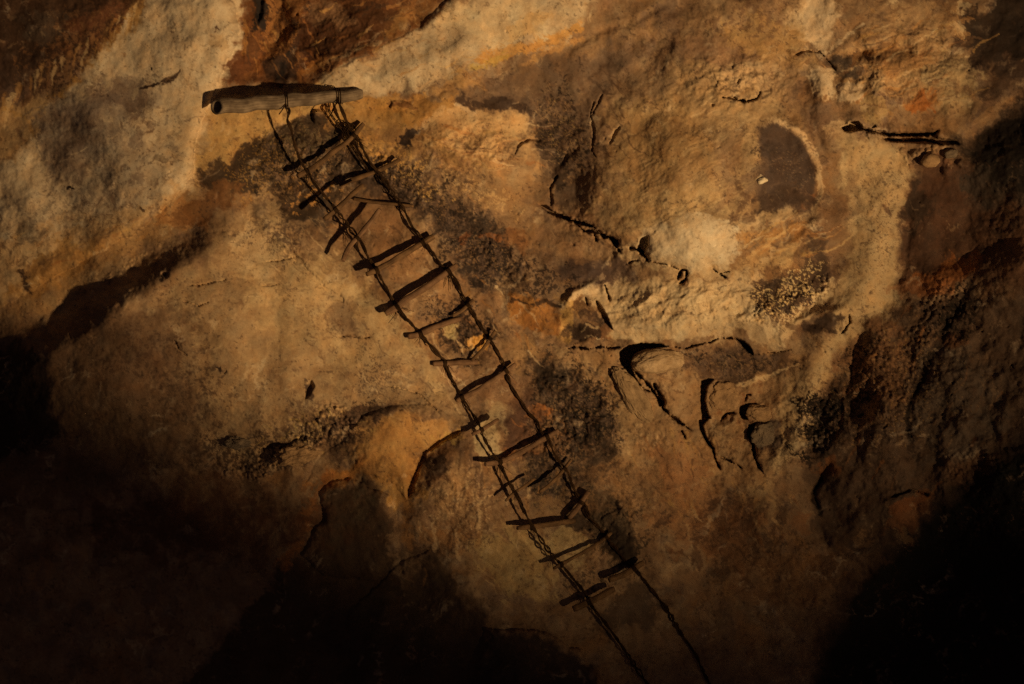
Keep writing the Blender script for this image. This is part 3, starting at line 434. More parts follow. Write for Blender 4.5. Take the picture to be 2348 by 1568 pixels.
ppoly([(596, -60), (690, -60), (685, 30), (668, 100), (640, 140), (612, 140), (594, 90)], (.36, .185, .07), .75, 12, 10); speck(640, 50, 60, 90, (.12, .06, .03), .7, 0, 12, .12); ppoly([(578, -60), (602, -60), (604, 50), (592, 72), (580, 40)], (.05, .048, .05), .95, 6, 6); ppoly([(604, 150), (630, 138), (660, 108), (690, 60), (694, 110), (690, 170), (660, 190), (615, 184)], (.05, .045, .045), .75, 24, 16)
patch(740, 80, 60, 70, (.12, .055, .025), .85, 0); patch(820, 60, 90, 50, (.15, .075, .035), .75, -25); patch(540, 150, 40, 24, (.2, .09, .04), .8); patch(735, 165, 26, 12, (.45, .23, .08), .7); stroke([(700, 185), (760, 150), (840, 115), (930, 70), (1010, 30)], 12, (.3, .14, .05), .7, 8); patch(760, 30, 50, 40, (.33, .22, .13), .5); patch(960, 20, 60, 30, (.36, .2, .08), .6)
ppoly([(455, 415), (470, 392), (520, 353), (560, 345), (593, 335), (633, 293), (680, 278), (720, 277), (770, 300), (790, 350), (800, 420), (760, 460), (700, 500), (640, 510), (620, 450), (560, 440), (500, 440)], (.095, .072, .048), .88, 16, 16, 30); speck(620, 380, 130, 60, (.34, .22, .07), .7, -20, 6, .2); speck(700, 330, 90, 50, (.2, .17, .1), .7, 0, 12, .1); speck(720, 420, 80, 60, (.5, .29, .1), .85, -30, 15, .18); patch(470, 470, 90, 36, (.24, .125, .05), .7, -35); stroke([(600, 440), (640, 500), (620, 460)], 20, (.42, .32, .2), .7)
ppoly([(780, 270), (900, 265), (1000, 300), (1060, 350), (1060, 380), (960, 350), (880, 350), (820, 330)], (.38, .245, .11), .6, 20, 14); ppoly([(770, 330), (850, 350), (900, 370), (980, 395), (1060, 450), (1110, 520), (1170, 600), (1130, 640), (1060, 560), (980, 500), (900, 480), (830, 440), (790, 400)], (.10, .078, .062), .82, 30, 24, 34); speck(960, 415, 90, 34, (.55, .38, .16), .9, 25, 11, .08); speck(880, 340, 90, 40, (.5, .31, .12), .8, 20, 12, .1); patch(940, 300, 34, 12, (.06, .045, .04), .9, -22); patch(925, 325, 18, 12, (.06, .045, .04), .9)
patch(880, 540, 80, 50, (.3, .185, .1), .75, 35); patch(960, 620, 90, 50, (.33, .215, .12), .7, 35); patch(1180, 560, 40, 30, (.3, .15, .06), .6); patch(1115, 600, 60, 60, (.07, .056, .05), .85, 40); speck(1080, 560, 120, 60, (.06, .05, .045), .8, 40, 8, 0); patch(1060, 545, 20, 8, (.36, .15, .055), .5); patch(1135, 545, 26, 9, (.36, .16, .06), .6, 20)
ppoly([(1140, 170), (1240, 140), (1340, 130), (1420, 120), (1400, 220), (1360, 260), (1350, 420), (1290, 470), (1250, 440), (1230, 300), (1160, 260), (1050, 262), (1060, 235), (1130, 225)], (.175, .135, .1), .72, 34, 24, 40); patch(1265, 350, 24, 90, (.085, .066, .05), .75, -8); patch(1140, 250, 90, 16, (.1, .075, .062), .8, 6); speck(1300, 290, 50, 60, (.42, .33, .14), .6, 0, 6, .28)
patch(1080, 310, 120, 44, (.52, .36, .2), .7, 8); speck(1080, 330, 120, 40, (.3, .17, .1), .5, 0, 14, .2)
ppoly([(1290, 600), (1340, 580), (1420, 610), (1470, 650), (1400, 650), (1330, 650), (1270, 640)], (.12, .093, .085), .75, 30, 20); speck(1250, 640, 60, 50, (.06, .05, .045), .8, 30, 9, 0); patch(1290, 560, 60, 20, (.3, .2, .12), .6, 30)
ppoly([(1170, 690), (1220, 688), (1270, 700), (1285, 740), (1270, 775), (1210, 770), (1180, 740)], (.36, .185, .06), .85, 12, 10); stroke([(1175, 690), (1210, 700), (1250, 692), (1280, 700)], 5, (.07, .05, .035), .85); patch(1300, 735, 20, 50, (.5, .34, .14), .7); patch(1340, 758, 46, 22, (.09, .066, .05), .85); patch(1330, 700, 24, 12, (.15, .09, .05), .7)
ppoly([(1010, 760), (1060, 730), (1110, 760), (1130, 830), (1080, 830), (1030, 800)], (.16, .115, .08), .6, 20, 20); speck(1060, 770, 60, 50, (.05, .04, .034), .85, 30, 9, .0); speck(1010, 720, 60, 40, (.06, .046, .04), .7, 30, 7, .1); patch(1092, 782, 22, 18, (.55, .32, .1), .9); patch(1030, 760, 20, 14, (.4, .34, .2), .8)
ppoly([(1230, 830), (1290, 840), (1340, 900), (1400, 990), (1410, 1060), (1350, 1050), (1290, 980), (1240, 920)], (.085, .07, .055), .78, 30, 26, 30); speck(1310, 930, 110, 120, (.045, .038, .032), .8, -35, 8, .02); patch(1240, 940, 30, 16, (.46, .2, .06), .85); patch(1150, 890, 70, 50, (.27, .175, .11), .6); patch(1200, 950, 50, 60, (.15, .095, .07), .65); patch(1250, 1090, 50, 50, (.09, .075, .06), .75); patch(1170, 1050, 30, 16, (.36, .17, .06), .6); patch(1120, 1010, 26, 50, (.42, .35, .23), .7, -15); patch(1320, 1190, 30, 20, (.08, .065, .05), .8); patch(1420, 1240, 30, 80, (.07, .056, .042), .8, -32)
ppoly([(1735, 290), (1772, 283), (1800, 290), (1832, 318), (1855, 352), (1868, 392), (1866, 440), (1850, 464), (1790, 472), (1735, 452), (1742, 400), (1748, 362), (1738, 325)], (.125, .098, .085), .9, 16, 7, 16, True); patch(1735, 395, 20, 60, (.2, .15, .11), .6, 8); streaks(1805, 380, 50, 70, 22, 26, -30, [(.2, .155, .12), (.09, .07, .06), (.26, .19, .13)], (1.5, 5), .4); patch(1790, 460, 90, 22, (.12, .09, .07), .75, -8); speck(1810, 380, 50, 80, (.34, .25, .16), .45, -30, 5, .45)
stroke([(1690, 420), (1710, 460), (1680, 500), (1720, 500)], 12, (.14, .09, .06), .6); patch(1680, 340, 22, 60, (.27, .19, .12), .6, 10); patch(1520, 350, 130, 90, (.36, .24, .12), .45, -20); patch(1330, 500, 40, 24, (.35, .22, .13), .5)
patch(1880, 560, 22, 60, (.14, .105, .08), .75, 0); patch(1910, 500, 20, 60, (.25, .16, .09), .6); patch(1850, 545, 40, 14, (.4, .22, .09), .6, -20); ppoly([(1690, 640), (1760, 640), (1850, 600), (1905, 590), (1890, 640), (1830, 700), (1770, 740), (1720, 720), (1680, 680)], (.115, .088, .068), .8, 14, 16, 24); speck(1800, 670, 100, 50, (.6, .48, .28), .9, -30, 6, .12); stroke([(1780, 790), (1800, 755), (1850, 715), (1900, 680), (1905, 640)], 12, (.58, .46, .3), .8, 7)
for i_ in range(34):
    x_ = random.uniform(1330, 1760); y_ = random.uniform(645, 780); patch(x_, y_, random.uniform(6, 26), random.uniform(3, 10), random.choice([(.66, .56, .4), (.36, .24, .13), (.5, .4, .26), (.3, .2, .11)]), .55, random.uniform(-20, 10), .5, .7, 14)
patch(1460, 770, 90, 12, (.5, .4, .26), .6); patch(1840, 755, 50, 12, (.2, .13, .08), .6); ppoly([(1835, 745), (1870, 728), (1945, 722), (1948, 745), (1900, 752), (1850, 762)], (.1, .075, .06), .85, 8, 8)
ppoly([(1860, 150), (1895, 146), (1912, 170), (1905, 225), (1880, 228), (1852, 190)], (.58, .48, .36), .85, 8, 8); ppoly([(1920, 205), (1960, 180), (1982, 195), (1972, 235), (1940, 245)], (.58, .48, .36), .85, 8, 8); ppoly([(1835, 10), (1880, -30), (1920, -30), (1905, 60), (1890, 130), (1850, 90)], (.6, .5, .38), .75, 20, 16); stroke([(1890, 120), (1930, 90), (1980, 55)], 9, (.58, .48, .36), .75, 5); patch(1800, 140, 60, 24, (.38, .27, .15), .6)
ppoly([(1940, 118), (2000, 105), (2060, 95), (2070, 110), (2010, 135), (1955, 140)], (.08, .06, .048), .9, 10, 12); patch(1930, 150, 40, 24, (.12, .1, .08), .75, 25); patch(2060, 130, 90, 50, (.38, .225, .1), .6); patch(2115, 240, 40, 18, (.42, .17, .05), .85); patch(2170, 240, 40, 26, (.4, .3, .18), .5)
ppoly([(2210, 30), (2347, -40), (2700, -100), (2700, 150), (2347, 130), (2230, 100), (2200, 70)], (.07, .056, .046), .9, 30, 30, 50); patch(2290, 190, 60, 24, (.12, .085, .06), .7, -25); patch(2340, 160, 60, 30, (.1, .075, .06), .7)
for i_ in range(30):
    x_ = random.uniform(1930, 2230); y_ = random.uniform(0, 280); patch(x_, y_, random.uniform(8, 30), random.uniform(4, 14), random.choice([(.56, .45, .3), (.22, .14, .08), (.44, .27, .12), (.3, .21, .13)]), .5, random.uniform(-40, 10), .5, .7, 16)
ppoly([(2200, 345), (2250, 312), (2347, 240), (2700, 60), (2700, 480), (2400, 460), (2300, 440), (2260, 380)], (.035, .032, .03), .9, 60, 40); ppoly([(2090, 380), (2240, 370), (2290, 460), (2280, 560), (2150, 610), (2090, 640), (2080, 470)], (.15, .085, .055), .6, 24, 20); patch(2100, 470, 26, 60, (.09, .066, .05), .8); patch(2200, 620, 60, 26, (.4, .17, .06), .85, -25); ppoly([(2100, 660), (2140, 630), (2210, 600), (2225, 630), (2170, 668)], (.38, .17, .07), .7, 12, 10); patch(2250, 420, 50, 50, (.08, .075, .065), .7)  # first polygon deepens the painted shadow wedge at the right
speck(2010, 500, 70, 150, (.16, .11, .075), .6, 0, 7, .34); patch(2030, 490, 20, 8, (.2, .13, .09), .7, 40); patch(1950, 440, 16, 60, (.3, .21, .13), .5)
stroke([(2222, 655), (2190, 700), (2160, 760), (2150, 800), (2118, 850), (2106, 885)], 13, (.04, .033, .028), .6, 14); stroke([(2106, 880), (2085, 930), (2078, 965), (2090, 1010)], 8, (.03, .025, .022), .8); stroke([(1905, 1060), (1882, 1090), (1868, 1130), (1882, 1180)], 8, (.03, .025, .022), .8); stroke([(2030, 1145), (2080, 1125), (2130, 1130)], 6, (.04, .03, .025), .8); speck(1870, 970, 50, 90, (.03, .026, .022), .95, 20, 7, -.15); speck(1960, 880, 40, 110, (.04, .032, .026), .8, 20, 8, .0); speck(2180, 720, 50, 80, (.035, .03, .026), .85, 35, 8, -.05); patch(1900, 1070, 34, 20, (.3, .14, .06), .7); patch(2080, 1160, 50, 16, (.32, .14, .06), .7, -35)
ppoly([(1640, 800), (1700, 790), (1740, 820), (1800, 810), (1830, 830), (1760, 865), (1680, 880), (1600, 850)], (.14, .1, .07), .75, 16, 14); stroke([(1690, 882), (1740, 868), (1790, 848), (1830, 838)], 4, (.58, .46, .3), .75)
for i_ in range(40):
    x_ = random.gauss(1700, 130); y_ = random.gauss(1220, 110); patch(x_, y_, random.uniform(8, 34), random.uniform(6, 20), random.choice([(.14, .085, .055), (.3, .15, .07), (.09, .07, .055), (.38, .25, .13)]), .45, random.uniform(20, 70), .5, .8, 18)
ppoly([(1600, 1160), (1700, 1140), (1740, 1220), (1720, 1320), (1640, 1300), (1590, 1230)], (.16, .09, .05), .5, 40, 36, 30)
LI = [(.6, .49, .34), (.5, .38, .23), (.55, .42, .24)]; DK = [(.13, .085, .055), (.2, .125, .075), (.09, .065, .048)]; OR = [(.46, .25, .09), (.4, .19, .07), (.5, .33, .13)]
ppoly([(1330, 640), (1480, 650), (1640, 640), (1720, 650), (1740, 720), (1790, 745), (1770, 800), (1700, 765), (1600, 775), (1450, 780), (1400, 760), (1360, 700)], (.60, .51, .37), .62, 24, 20); patch(1560, 600, 140, 34, (.5, .41, .28), .5, 8)  # ledge lightened to paint in the pool of light
ppoly([(1460, 560), (1500, 500), (1600, 495), (1690, 530), (1650, 600), (1560, 612), (1490, 592)], (.60, .53, .42), .7, 26, 16); patch(1500, 470, 110, 50, (.46, .34, .2), .5, 15)  # lower dome lightened too, part of the painted light pool
streaks(1580, 710, 220, 60, 40, 50, -8, LI + DK[:2], (1.5, 5), .5); streaks(1800, 560, 110, 40, 26, 70, -24, LI + OR, (2, 6), .5); streaks(2080, 160, 170, 110, 46, 70, -25, LI + DK + OR, (2, 8), .5); streaks(2000, 560, 50, 180, 16, 60, 80, LI + DK[:1], (1.5, 4), .3)
streaks(1560, 380, 160, 140, 44, 60, -32, LI + DK[:2], (1.2, 4), .33); streaks(1100, 330, 160, 60, 40, 60, 6, LI + OR + DK[:1], (1.5, 6), .45); streaks(900, 150, 170, 60, 30, 60, -22, LI + OR + DK[:1], (1.5, 6), .4); streaks(660, 80, 110, 90, 44, 50, 70, OR + DK, (1.5, 6), .5, 30); streaks(800, 70, 130, 80, 34, 60, -25, OR + DK, (2, 7), .5)
streaks(250, 350, 240, 160, 60, 50, -38, LI[:1] + [(.24, .19, .155), (.2, .16, .13), (.5, .42, .32)], (1.5, 6), .45); streaks(200, 570, 240, 70, 36, 60, -26, OR + DK[:2] + LI[:1], (1.5, 6), .4); streaks(680, 560, 120, 70, 30, 60, 38, LI + DK[:1], (1.2, 4), .35); streaks(900, 830, 160, 130, 40, 70, 48, LI + DK[:1], (1.2, 4), .35, 12); streaks(520, 760, 250, 130, 40, 50, -14, LI + DK[:2], (1.2, 4), .3)
streaks(1000, 520, 150, 90, 40, 40, 45, OR[1:2] + DK + DK, (1.5, 6), .4); streaks(1130, 720, 110, 130, 46, 46, 55, OR + DK + LI[:1], (1.5, 6), .45); streaks(1280, 960, 130, 160, 50, 36, 60, DK + OR[1:2], (1.5, 6), .4, 30); streaks(1600, 1120, 220, 150, 80, 50, 70, OR + DK + LI[1:2], (1.5, 6), .4, 25); streaks(2100, 900, 200, 220, 90, 60, 118, DK + OR[1:2] + [(.28, .2, .13)], (1.5, 7), .5, 20)
streaks(1220, 1280, 140, 90, 30, 50, 50, LI[1:] + DK[:1], (1.5, 5), .35); streaks(720, 1000, 160, 50, 40, 24, -20, DK + [YEL], (1.5, 5), .5, 30); streaks(930, 1030, 90, 60, 30, 40, 60, OR + DK[:1], (1.5, 5), .4, 30); streaks(1330, 250, 120, 100, 50, 60, 50, DK + [(.3, .22, .15)], (2, 7), .45, 30)
for a_ in ((1690, 830, 120, 34, 4), (1330, 950, 90, 110, -35), (1270, 1090, 80, 60, 0), (700, 380, 130, 70, -20), (960, 430, 150, 60, 30), (1120, 590, 90, 60, 40), (1300, 300, 60, 130, -10)):
    speck(a_[0], a_[1], a_[2], a_[3], (.04, .034, .03), .75, a_[4], 11, .05); speck(a_[0], a_[1], a_[2], a_[3], (.33, .23, .13), .6, a_[4], 8, .22); speck(a_[0], a_[1], a_[2], a_[3], (.2, .15, .12), .5, a_[4], 20, .1)
# left end and foot of the lump: some stain, mostly shade painted in
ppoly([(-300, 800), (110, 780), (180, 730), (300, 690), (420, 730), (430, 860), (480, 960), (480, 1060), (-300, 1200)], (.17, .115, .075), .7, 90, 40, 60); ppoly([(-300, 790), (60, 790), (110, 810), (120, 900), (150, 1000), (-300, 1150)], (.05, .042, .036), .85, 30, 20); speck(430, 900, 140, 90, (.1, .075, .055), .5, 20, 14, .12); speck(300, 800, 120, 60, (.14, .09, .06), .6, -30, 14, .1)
speck(500, 640, 150, 30, (.16, .11, .075), .6, -20, 7, .35); speck(740, 720, 120, 50, (.26, .18, .11), .6, 30, 8, .28); speck(860, 860, 60, 60, (.15, .115, .085), .7, 40, 7, .15); patch(800, 730, 46, 36, (.27, .2, .13), .6, 60); speck(640, 560, 60, 50, (.16, .12, .09), .7, 30, 8, .1)
stroke([(570, 620), (640, 570), (720, 640), (860, 700), (960, 800), (1010, 900)], 26, (.5, .4, .25), .35, 20)
patch(830, 955, 90, 26, (.15, .105, .075), .75, -12); patch(770, 1010, 70, 30, (.2, .135, .09), .6); speck(780, 980, 130, 60, (.07, .055, .042), .75, -15, 8, .05); ppoly([(840, 1010), (900, 960), (1000, 960), (1058, 988), (1000, 1015), (970, 1045), (940, 1090), (935, 1140), (900, 1105), (850, 1080)], (.45, .27, .11), .7, 20, 10); stroke([(938, 1150), (930, 1200), (940, 1250)], 16, (.4, .22, .08), .6); patch(1000, 1070, 26, 30, (.1, .07, .05), .8, 20)
for i_ in range(36):
    x_ = random.gauss(1070, 60); y_ = random.gauss(1150, 70); l_ = random.uniform(10, 50); stroke([(x_, y_), (x_ + random.uniform(-4, 4), y_ + l_)], random.uniform(2.5, 6), random.choice([(.55, .42, .27), (.2, .12, .07), (.4, .24, .1), (.12, .085, .06)]), .5)
# ---- whole-surface grain and mottling
v1 = fbm(PU, PV, 46, 4, .6, mode='r'); lay(A_, sstep(.72, .98, v1) * sstep(-.1, .4, fbm(U0, V0, 100, 2)), (.16, .1, .06), .5)
v2 = fbm(PU, PV, 62, 4, .6, ang=-40, stretch=2, mode='r'); lay(A_, sstep(.76, 1.0, v2) * sstep(0, .4, fbm(U0, V0, 120, 2)), CREAM, .35)
lay(A_, sstep(.1, .5, fbm(PU, PV, 26, 5, .7)) * sstep(-.2, .4, fbm(U0, V0, 180, 3)), (.13, .088, .06), .42)
lay(A_, sstep(.2, .5, fbm(PU, PV, 20, 4, .7)) * sstep(-.1, .4, fbm(U0, V0, 140, 3)), (.52, .39, .24), .3)
lay(A_, sstep(.5, .75, fbm(U, V, 9, 3, .65) * 1.4 + .6 * fbm(U0, V0, 60, 3)), (.08, .06, .045), .45)
n1 = fbm(U, V, 60, 6, .68); n2 = fbm(U0, V0, 9, 4, .65); n3 = fbm(U0, V0, 3.8, 2)
C *= (1 + .30 * n1 + .12 * n2 + .06 * n3)[..., None]
h_ = fbm(U, V, 34, 4, .6)[..., None]
C *= 1 + h_ * np.array([.05, -.07, -.2], f32)
sp = sstep(.72, .95, fbm(U0, V0, 7, 3, .6) + .3 * fbm(U0, V0, 90, 3))
C *= (1 - .55 * sp * np.clip(rough + .3, 0, 1))[..., None]
for s_, k in PB: C[s_] *= 1 + k
lum = C.mean(-1, keepdims=True); C *= np.clip(lum / .30, .05, 1.12) ** .6; C *= 1 + np.clip(1 - lum / .3, 0, 1) * np.array([.10, -.05, .06], f32)
C = np.clip(C, .008, .85)

# ------------------------------------------------------------------ make wall mesh
def new_obj(name, me, mat=None, parent=None):
    o = bpy.data.objects.new(name, me); col.objects.link(o)
    if mat: me.materials.append(mat)
    if parent: o.parent = parent
    return o
def tag(o, label=None, cat=None, group=None, kind=None):
    if label: o['label'] = label
    if cat: o['category'] = cat
    if group: o['group'] = group
    if kind: o['kind'] = kind
    return o
k = (D - H * S) / D
P = np.stack([(U0 - UC) * S * k, -H * S, CAMZ - (V0 - VC) * S * k], -1).reshape(-1, 3).astype(f32)
idx = np.arange(NV * NU, dtype=np.int32).reshape(NV, NU)
F = np.stack([idx[:-1, :-1], idx[1:, :-1], idx[1:, 1:], idx[:-1, 1:]], -1).reshape(-1, 4)
me = bpy.data.meshes.new('cave_wall')
me.vertices.add(len(P)); me.vertices.foreach_set('co', P.ravel())
me.loops.add(F.size); me.loops.foreach_set('vertex_index', F.ravel())
me.polygons.add(len(F)); me.polygons.foreach_set('loop_start', np.arange(0, F.size, 4, dtype=np.int32))
me.polygons.foreach_set('use_smooth', np.ones(len(F), bool))
me.update(calc_edges=True)
at_ = me.color_attributes.new('pigment_shade', 'FLOAT_COLOR', 'POINT')
at_.data.foreach_set('color', np.concatenate([C, np.ones(C.shape[:2] + (1,), f32)], -1).ravel().astype(f32))

# ------------------------------------------------------------------ materials
def mat_base(name):
    m = bpy.data.materials.new(name); m.use_nodes = True
    nt = m.node_tree; b = nt.nodes['Principled BSDF']
    return m, nt, b
def rock_mat(name, attr=None, c0=None, c1=None, rough_=.85):
    m, nt, b = mat_base(name); N = nt.nodes.new; L = nt.links.new
    g = N('ShaderNodeNewGeometry')
    n = N('ShaderNodeTexNoise'); n.inputs['Scale'].default_value = 130; n.inputs['Detail'].default_value = 6; n.inputs['Roughness'].default_value = .7
    L(g.outputs['Position'], n.inputs['Vector'])
    r = N('ShaderNodeMapRange'); r.inputs['From Min'].default_value = .25; r.inputs['From Max'].default_value = .75; r.inputs['To Min'].default_value = .84; r.inputs['To Max'].default_value = 1.14
    L(n.outputs['Fac'], r.inputs['Value'])
    mx = N('ShaderNodeVectorMath'); mx.operation = 'SCALE'; L(r.outputs[0], mx.inputs['Scale'])
    if attr:
        a = N('ShaderNodeAttribute'); a.attribute_name = attr; L(a.outputs['Color'], mx.inputs[0])
    else:
        n2 = N('ShaderNodeTexNoise'); n2.inputs['Scale'].default_value = 14; n2.inputs['Detail'].default_value = 8; n2.inputs['Roughness'].default_value = .65
        L(g.outputs['Position'], n2.inputs['Vector'])
        cr = N('ShaderNodeValToRGB'); cr.color_ramp.elements[0].position = .38; cr.color_ramp.elements[1].position = .62
        cr.color_ramp.elements[0].color = (*c0, 1); cr.color_ramp.elements[1].color = (*c1, 1)
        L(n2.outputs['Fac'], cr.inputs['Fac']); L(cr.outputs['Color'], mx.inputs[0])
    L(mx.outputs[0], b.inputs['Base Color'])
    b.inputs['Roughness'].default_value = rough_; b.inputs['Specular IOR Level'].default_value = .25
    bp = N('ShaderNodeBump'); bp.inputs['Strength'].default_value = .3; bp.inputs['Distance'].default_value = .004
    L(n.outputs['Fac'], bp.inputs['Height']); L(bp.outputs[0], b.inputs['Normal'])
    return m
M_rock = rock_mat('cave_rock', 'pigment_shade')
wall = new_obj('cave_wall', me, M_rock)
tag(wall, 'stained tan and rust limestone cave wall behind the rope ladder', None, None, 'structure')
del P, F

def sample(u, v, A=H):
    i = np.clip(np.searchsorted(ax, u), 1, NU - 1); j = np.clip(np.searchsorted(ay, v), 1, NV - 1)
    return float(A[j, i])
def hs(u, v, r=8):
    s_ = box(u - r, v - r, u + r, v + r); return float(np.mean(H[s_]))

def wood_mat(name, c0, c1, sc=60, spec=.3):
    m, nt, b = mat_base(name); N = nt.nodes.new; L = nt.links.new
    tc = N('ShaderNodeAttribute'); tc.attribute_name = 'grain'
    mp = N('ShaderNodeMapping'); mp.inputs['Scale'].default_value = (3, sc, sc); L(tc.outputs['Vector'], mp.inputs[0])
    n = N('ShaderNodeTexNoise'); n.inputs['Scale'].default_value = 1.; n.inputs['Detail'].default_value = 6; n.inputs['Roughness'].default_value = .65; L(mp.outputs[0], n.inputs['Vector'])
    n2 = N('ShaderNodeTexNoise'); n2.inputs['Scale'].default_value = 18; n2.inputs['Detail'].default_value = 5
    g = N('ShaderNodeNewGeometry'); L(g.outputs['Position'], n2.inputs['Vector'])
    ad = N('ShaderNodeMath'); ad.operation = 'ADD'; L(n.outputs['Fac'], ad.inputs[0]); L(n2.outputs['Fac'], ad.inputs[1])
    cr = N('ShaderNodeValToRGB'); cr.color_ramp.elements[0].position = .42; cr.color_ramp.elements[1].position = .62
    hf = N('ShaderNodeMath'); hf.operation = 'MULTIPLY'; hf.inputs[1].default_value = .5; L(ad.outputs[0], hf.inputs[0]); L(hf.outputs[0], cr.inputs['Fac'])
    cr.color_ramp.elements[0].color = (*c0, 1); cr.color_ramp.elements[1].color = (*c1, 1)
    L(cr.outputs['Color'], b.inputs['Base Color']); b.inputs['Roughness'].default_value = .8; b.inputs['Specular IOR Level'].default_value = spec
    bp = N('ShaderNodeBump'); bp.inputs['Strength'].default_value = .6; bp.inputs['Distance'].default_value = .004; L(hf.outputs[0], bp.inputs['Height']); L(bp.outputs[0], b.inputs['Normal'])
    return m
M_pole = wood_mat('weathered_pole_wood', (.095, .072, .054), (.27, .22, .17))
M_rung = wood_mat('brown_rung_wood', (.06, .034, .018), (.19, .115, .06))
M_rungp = wood_mat('pale_rung_wood', (.10, .058, .036), (.235, .145, .09))
M_end = wood_mat('pole_core', (.16, .13, .1), (.5, .44, .36))
M_rope = wood_mat('dark_vine_fibre', (.014, .009, .006), (.06, .036, .021), 90, 0.)

# ------------------------------------------------------------------ tubes
class MB:
    def __init__(s): s.v = []; s.f = []; s.g = []
    def tube(s, pts, rad, n=8, cap=True, lump=0., flat=1.0, seed=0, taper=False):
        pts = [Vector(p) for p in pts]; m = len(pts)
        rr_ = random.Random(seed); base = len(s.v); up = Vector((0, -1, 0)); acc = 0
        ph = [rr_.uniform(0, 6.3) for _ in range(4)]
        for i, p in enumerate(pts):
            t = (pts[min(i + 1, m - 1)] - pts[max(i - 1, 0)]).normalized()
            b = t.cross(up); b = b.normalized() if b.length > 1e-4 else Vector((1, 0, 0)); c = b.cross(t).normalized()
            if i: acc += (p - pts[i - 1]).length
            r = rad(i / (m - 1)) if callable(rad) else rad
            for k_ in range(n):
                a = 2 * math.pi * k_ / n
                q = r * (1 + lump * (.6 * math.sin(3 * a + ph[0] + acc * 14) + .5 * math.sin(2 * a + ph[1] - acc * 31) + .5 * math.sin(acc * 55 + ph[2] + a)))
                s.v.append(p + b * math.cos(a) * q + c * math.sin(a) * q * flat); s.g.append((acc, a * .1 + seed, r))
        for i in range(m - 1):
            for k_ in range(n):
                a0 = base + i * n + k_; a1 = base + i * n + (k_ + 1) % n
                s.f.append((a0, a1, a1 + n, a0 + n))
        if cap:
            s.f.append(tuple(base + k_ for k_ in range(n))[::-1]); s.f.append(tuple(base + (m - 1) * n + k_ for k_ in range(n)))
    def build(s, name, mat, parent=None, origin=None):
        o0 = Vector(origin) if origin is not None else Vector((0, 0, 0))
        me_ = bpy.data.meshes.new(name); me_.from_pydata([v - o0 for v in s.v], [], s.f); me_.update()
        for p in me_.polygons: p.use_smooth = len(p.vertices) == 4
        a = me_.attributes.new('grain', 'FLOAT_VECTOR', 'POINT'); a.data.foreach_set('vector', np.array(s.g, f32).ravel())
        o = new_obj(name, me_, mat, parent)
        if parent is None: o.location = o0
        return o

def resample(pts, step):
    """Catmull-Rom through tuples of any length"""
    P_ = [np.array(p, float) for p in pts]; P_ = [2 * P_[0] - P_[1]] + P_ + [2 * P_[-1] - P_[-2]]; out = []
    for i in range(1, len(P_) - 2):
        a, b, c, d = P_[i - 1:i + 3]; n = max(2, int(np.hypot(*(c - b)[:2]) / step))
        for j in range(n):
            t = j / n; out.append(.5 * ((2 * b) + (c - a) * t + (2 * a - 5 * b + 4 * c - d) * t * t + (3 * b - a - 3 * c + d) * t ** 3))
    out.append(P_[-2]); return out
def standoff(u, v, off):
    """world point at plan (u,v) standing off the rock so its shadow falls `off` units away"""
    p = Vector(at(u, v, hs(u, v))); l = LAMP - p; lat = math.hypot(l.x, l.z); k_ = -l.y / max(lat, .1)
    su, sv = u - off * l.x / lat, v + off * l.z / lat
    h0 = max(hs(su, sv), -200)
    g_ = max(off * k_, 3.0)
    h = h0 + g_
    return h
RA = lambda x, y: (427.8 + .2082 * x, 183.4 + .2082 * y)
RB = lambda x, y: (580.6 + .2082 * x, 336.2 + .2082 * y)
RC = lambda x, y: (794.5 + .2082 * x, 580.6 + .2082 * y)
RD = lambda x, y: (916.8 + .2082 * x, 764.0 + .2082 * y)
RE = lambda x, y: (1039. + .2082 * x, 977.9 + .2082 * y)
RF = lambda x, y: (1191.8 + .2396 * x, 1191.8 + .2396 * y)

def smooth_list(hs_, n):
    a = np.array(hs_); 
    for _ in range(n): a = np.convolve(np.pad(a, 1, mode='edge'), [.25, .5, .25], 'valid')
    return a
from mathutils import noise as mn
# ---- pole
pole = tag(bpy.data.objects.new('support_pole', None), 'weathered grey hollow pole jutting out at the top of the rope ladder', 'pole'); col.objects.link(pole)
hl = standoff(497, 248, 40); hr = hs(835, 214) + 15
pl = Vector(at(497, 244.5, hl)); pr = Vector(at(831, 215.5, hr)); pole.location = pl
mb = MB(); n = 160; R0, R1 = 17.5 * S, 13.6 * S
axis_ = (pr - pl).normalized(); b_ = axis_.cross(Vector((0, -1, 0))).normalized(); c_ = b_.cross(axis_)
pts = [pl.lerp(pr, i / n) + Vector((0, 0, .004 * math.sin(i * .17))) for i in range(n + 1)]
rad_ = lambda t: (R0 + (R1 - R0) * t) * (1 - .3 * max(0, (t - .95) / .05) ** 2) * (1 + .02 * math.sin(t * 40))
NR = 28; base = 0
def ring(p, r, li, ti):
    out = []
    for k_ in range(NR):
        a = 2 * math.pi * k_ / NR; pn = Vector((math.cos(a) * 1.2, math.sin(a) * 1.2, ti * 9)); q = r * (1 + .03 * math.sin(2 * a + ti * 5) + .07 * mn.noise(pn) + .05 * mn.noise(pn * 3.1 + Vector((5, 0, 0))) + .03 * mn.noise(Vector((pn.x * 7, pn.y * 7, ti * 14))))
        cut = -.75 * (c_ * math.sin(a)).y * q * max(0, 1 - max(0, (p - pl).dot(axis_)) / .12)
        out.append(p + b_ * math.cos(a) * q + c_ * math.sin(a) * q + axis_ * cut); mb.g.append((ti * 1.0, a * .12, li))
    mb.v.extend(out)
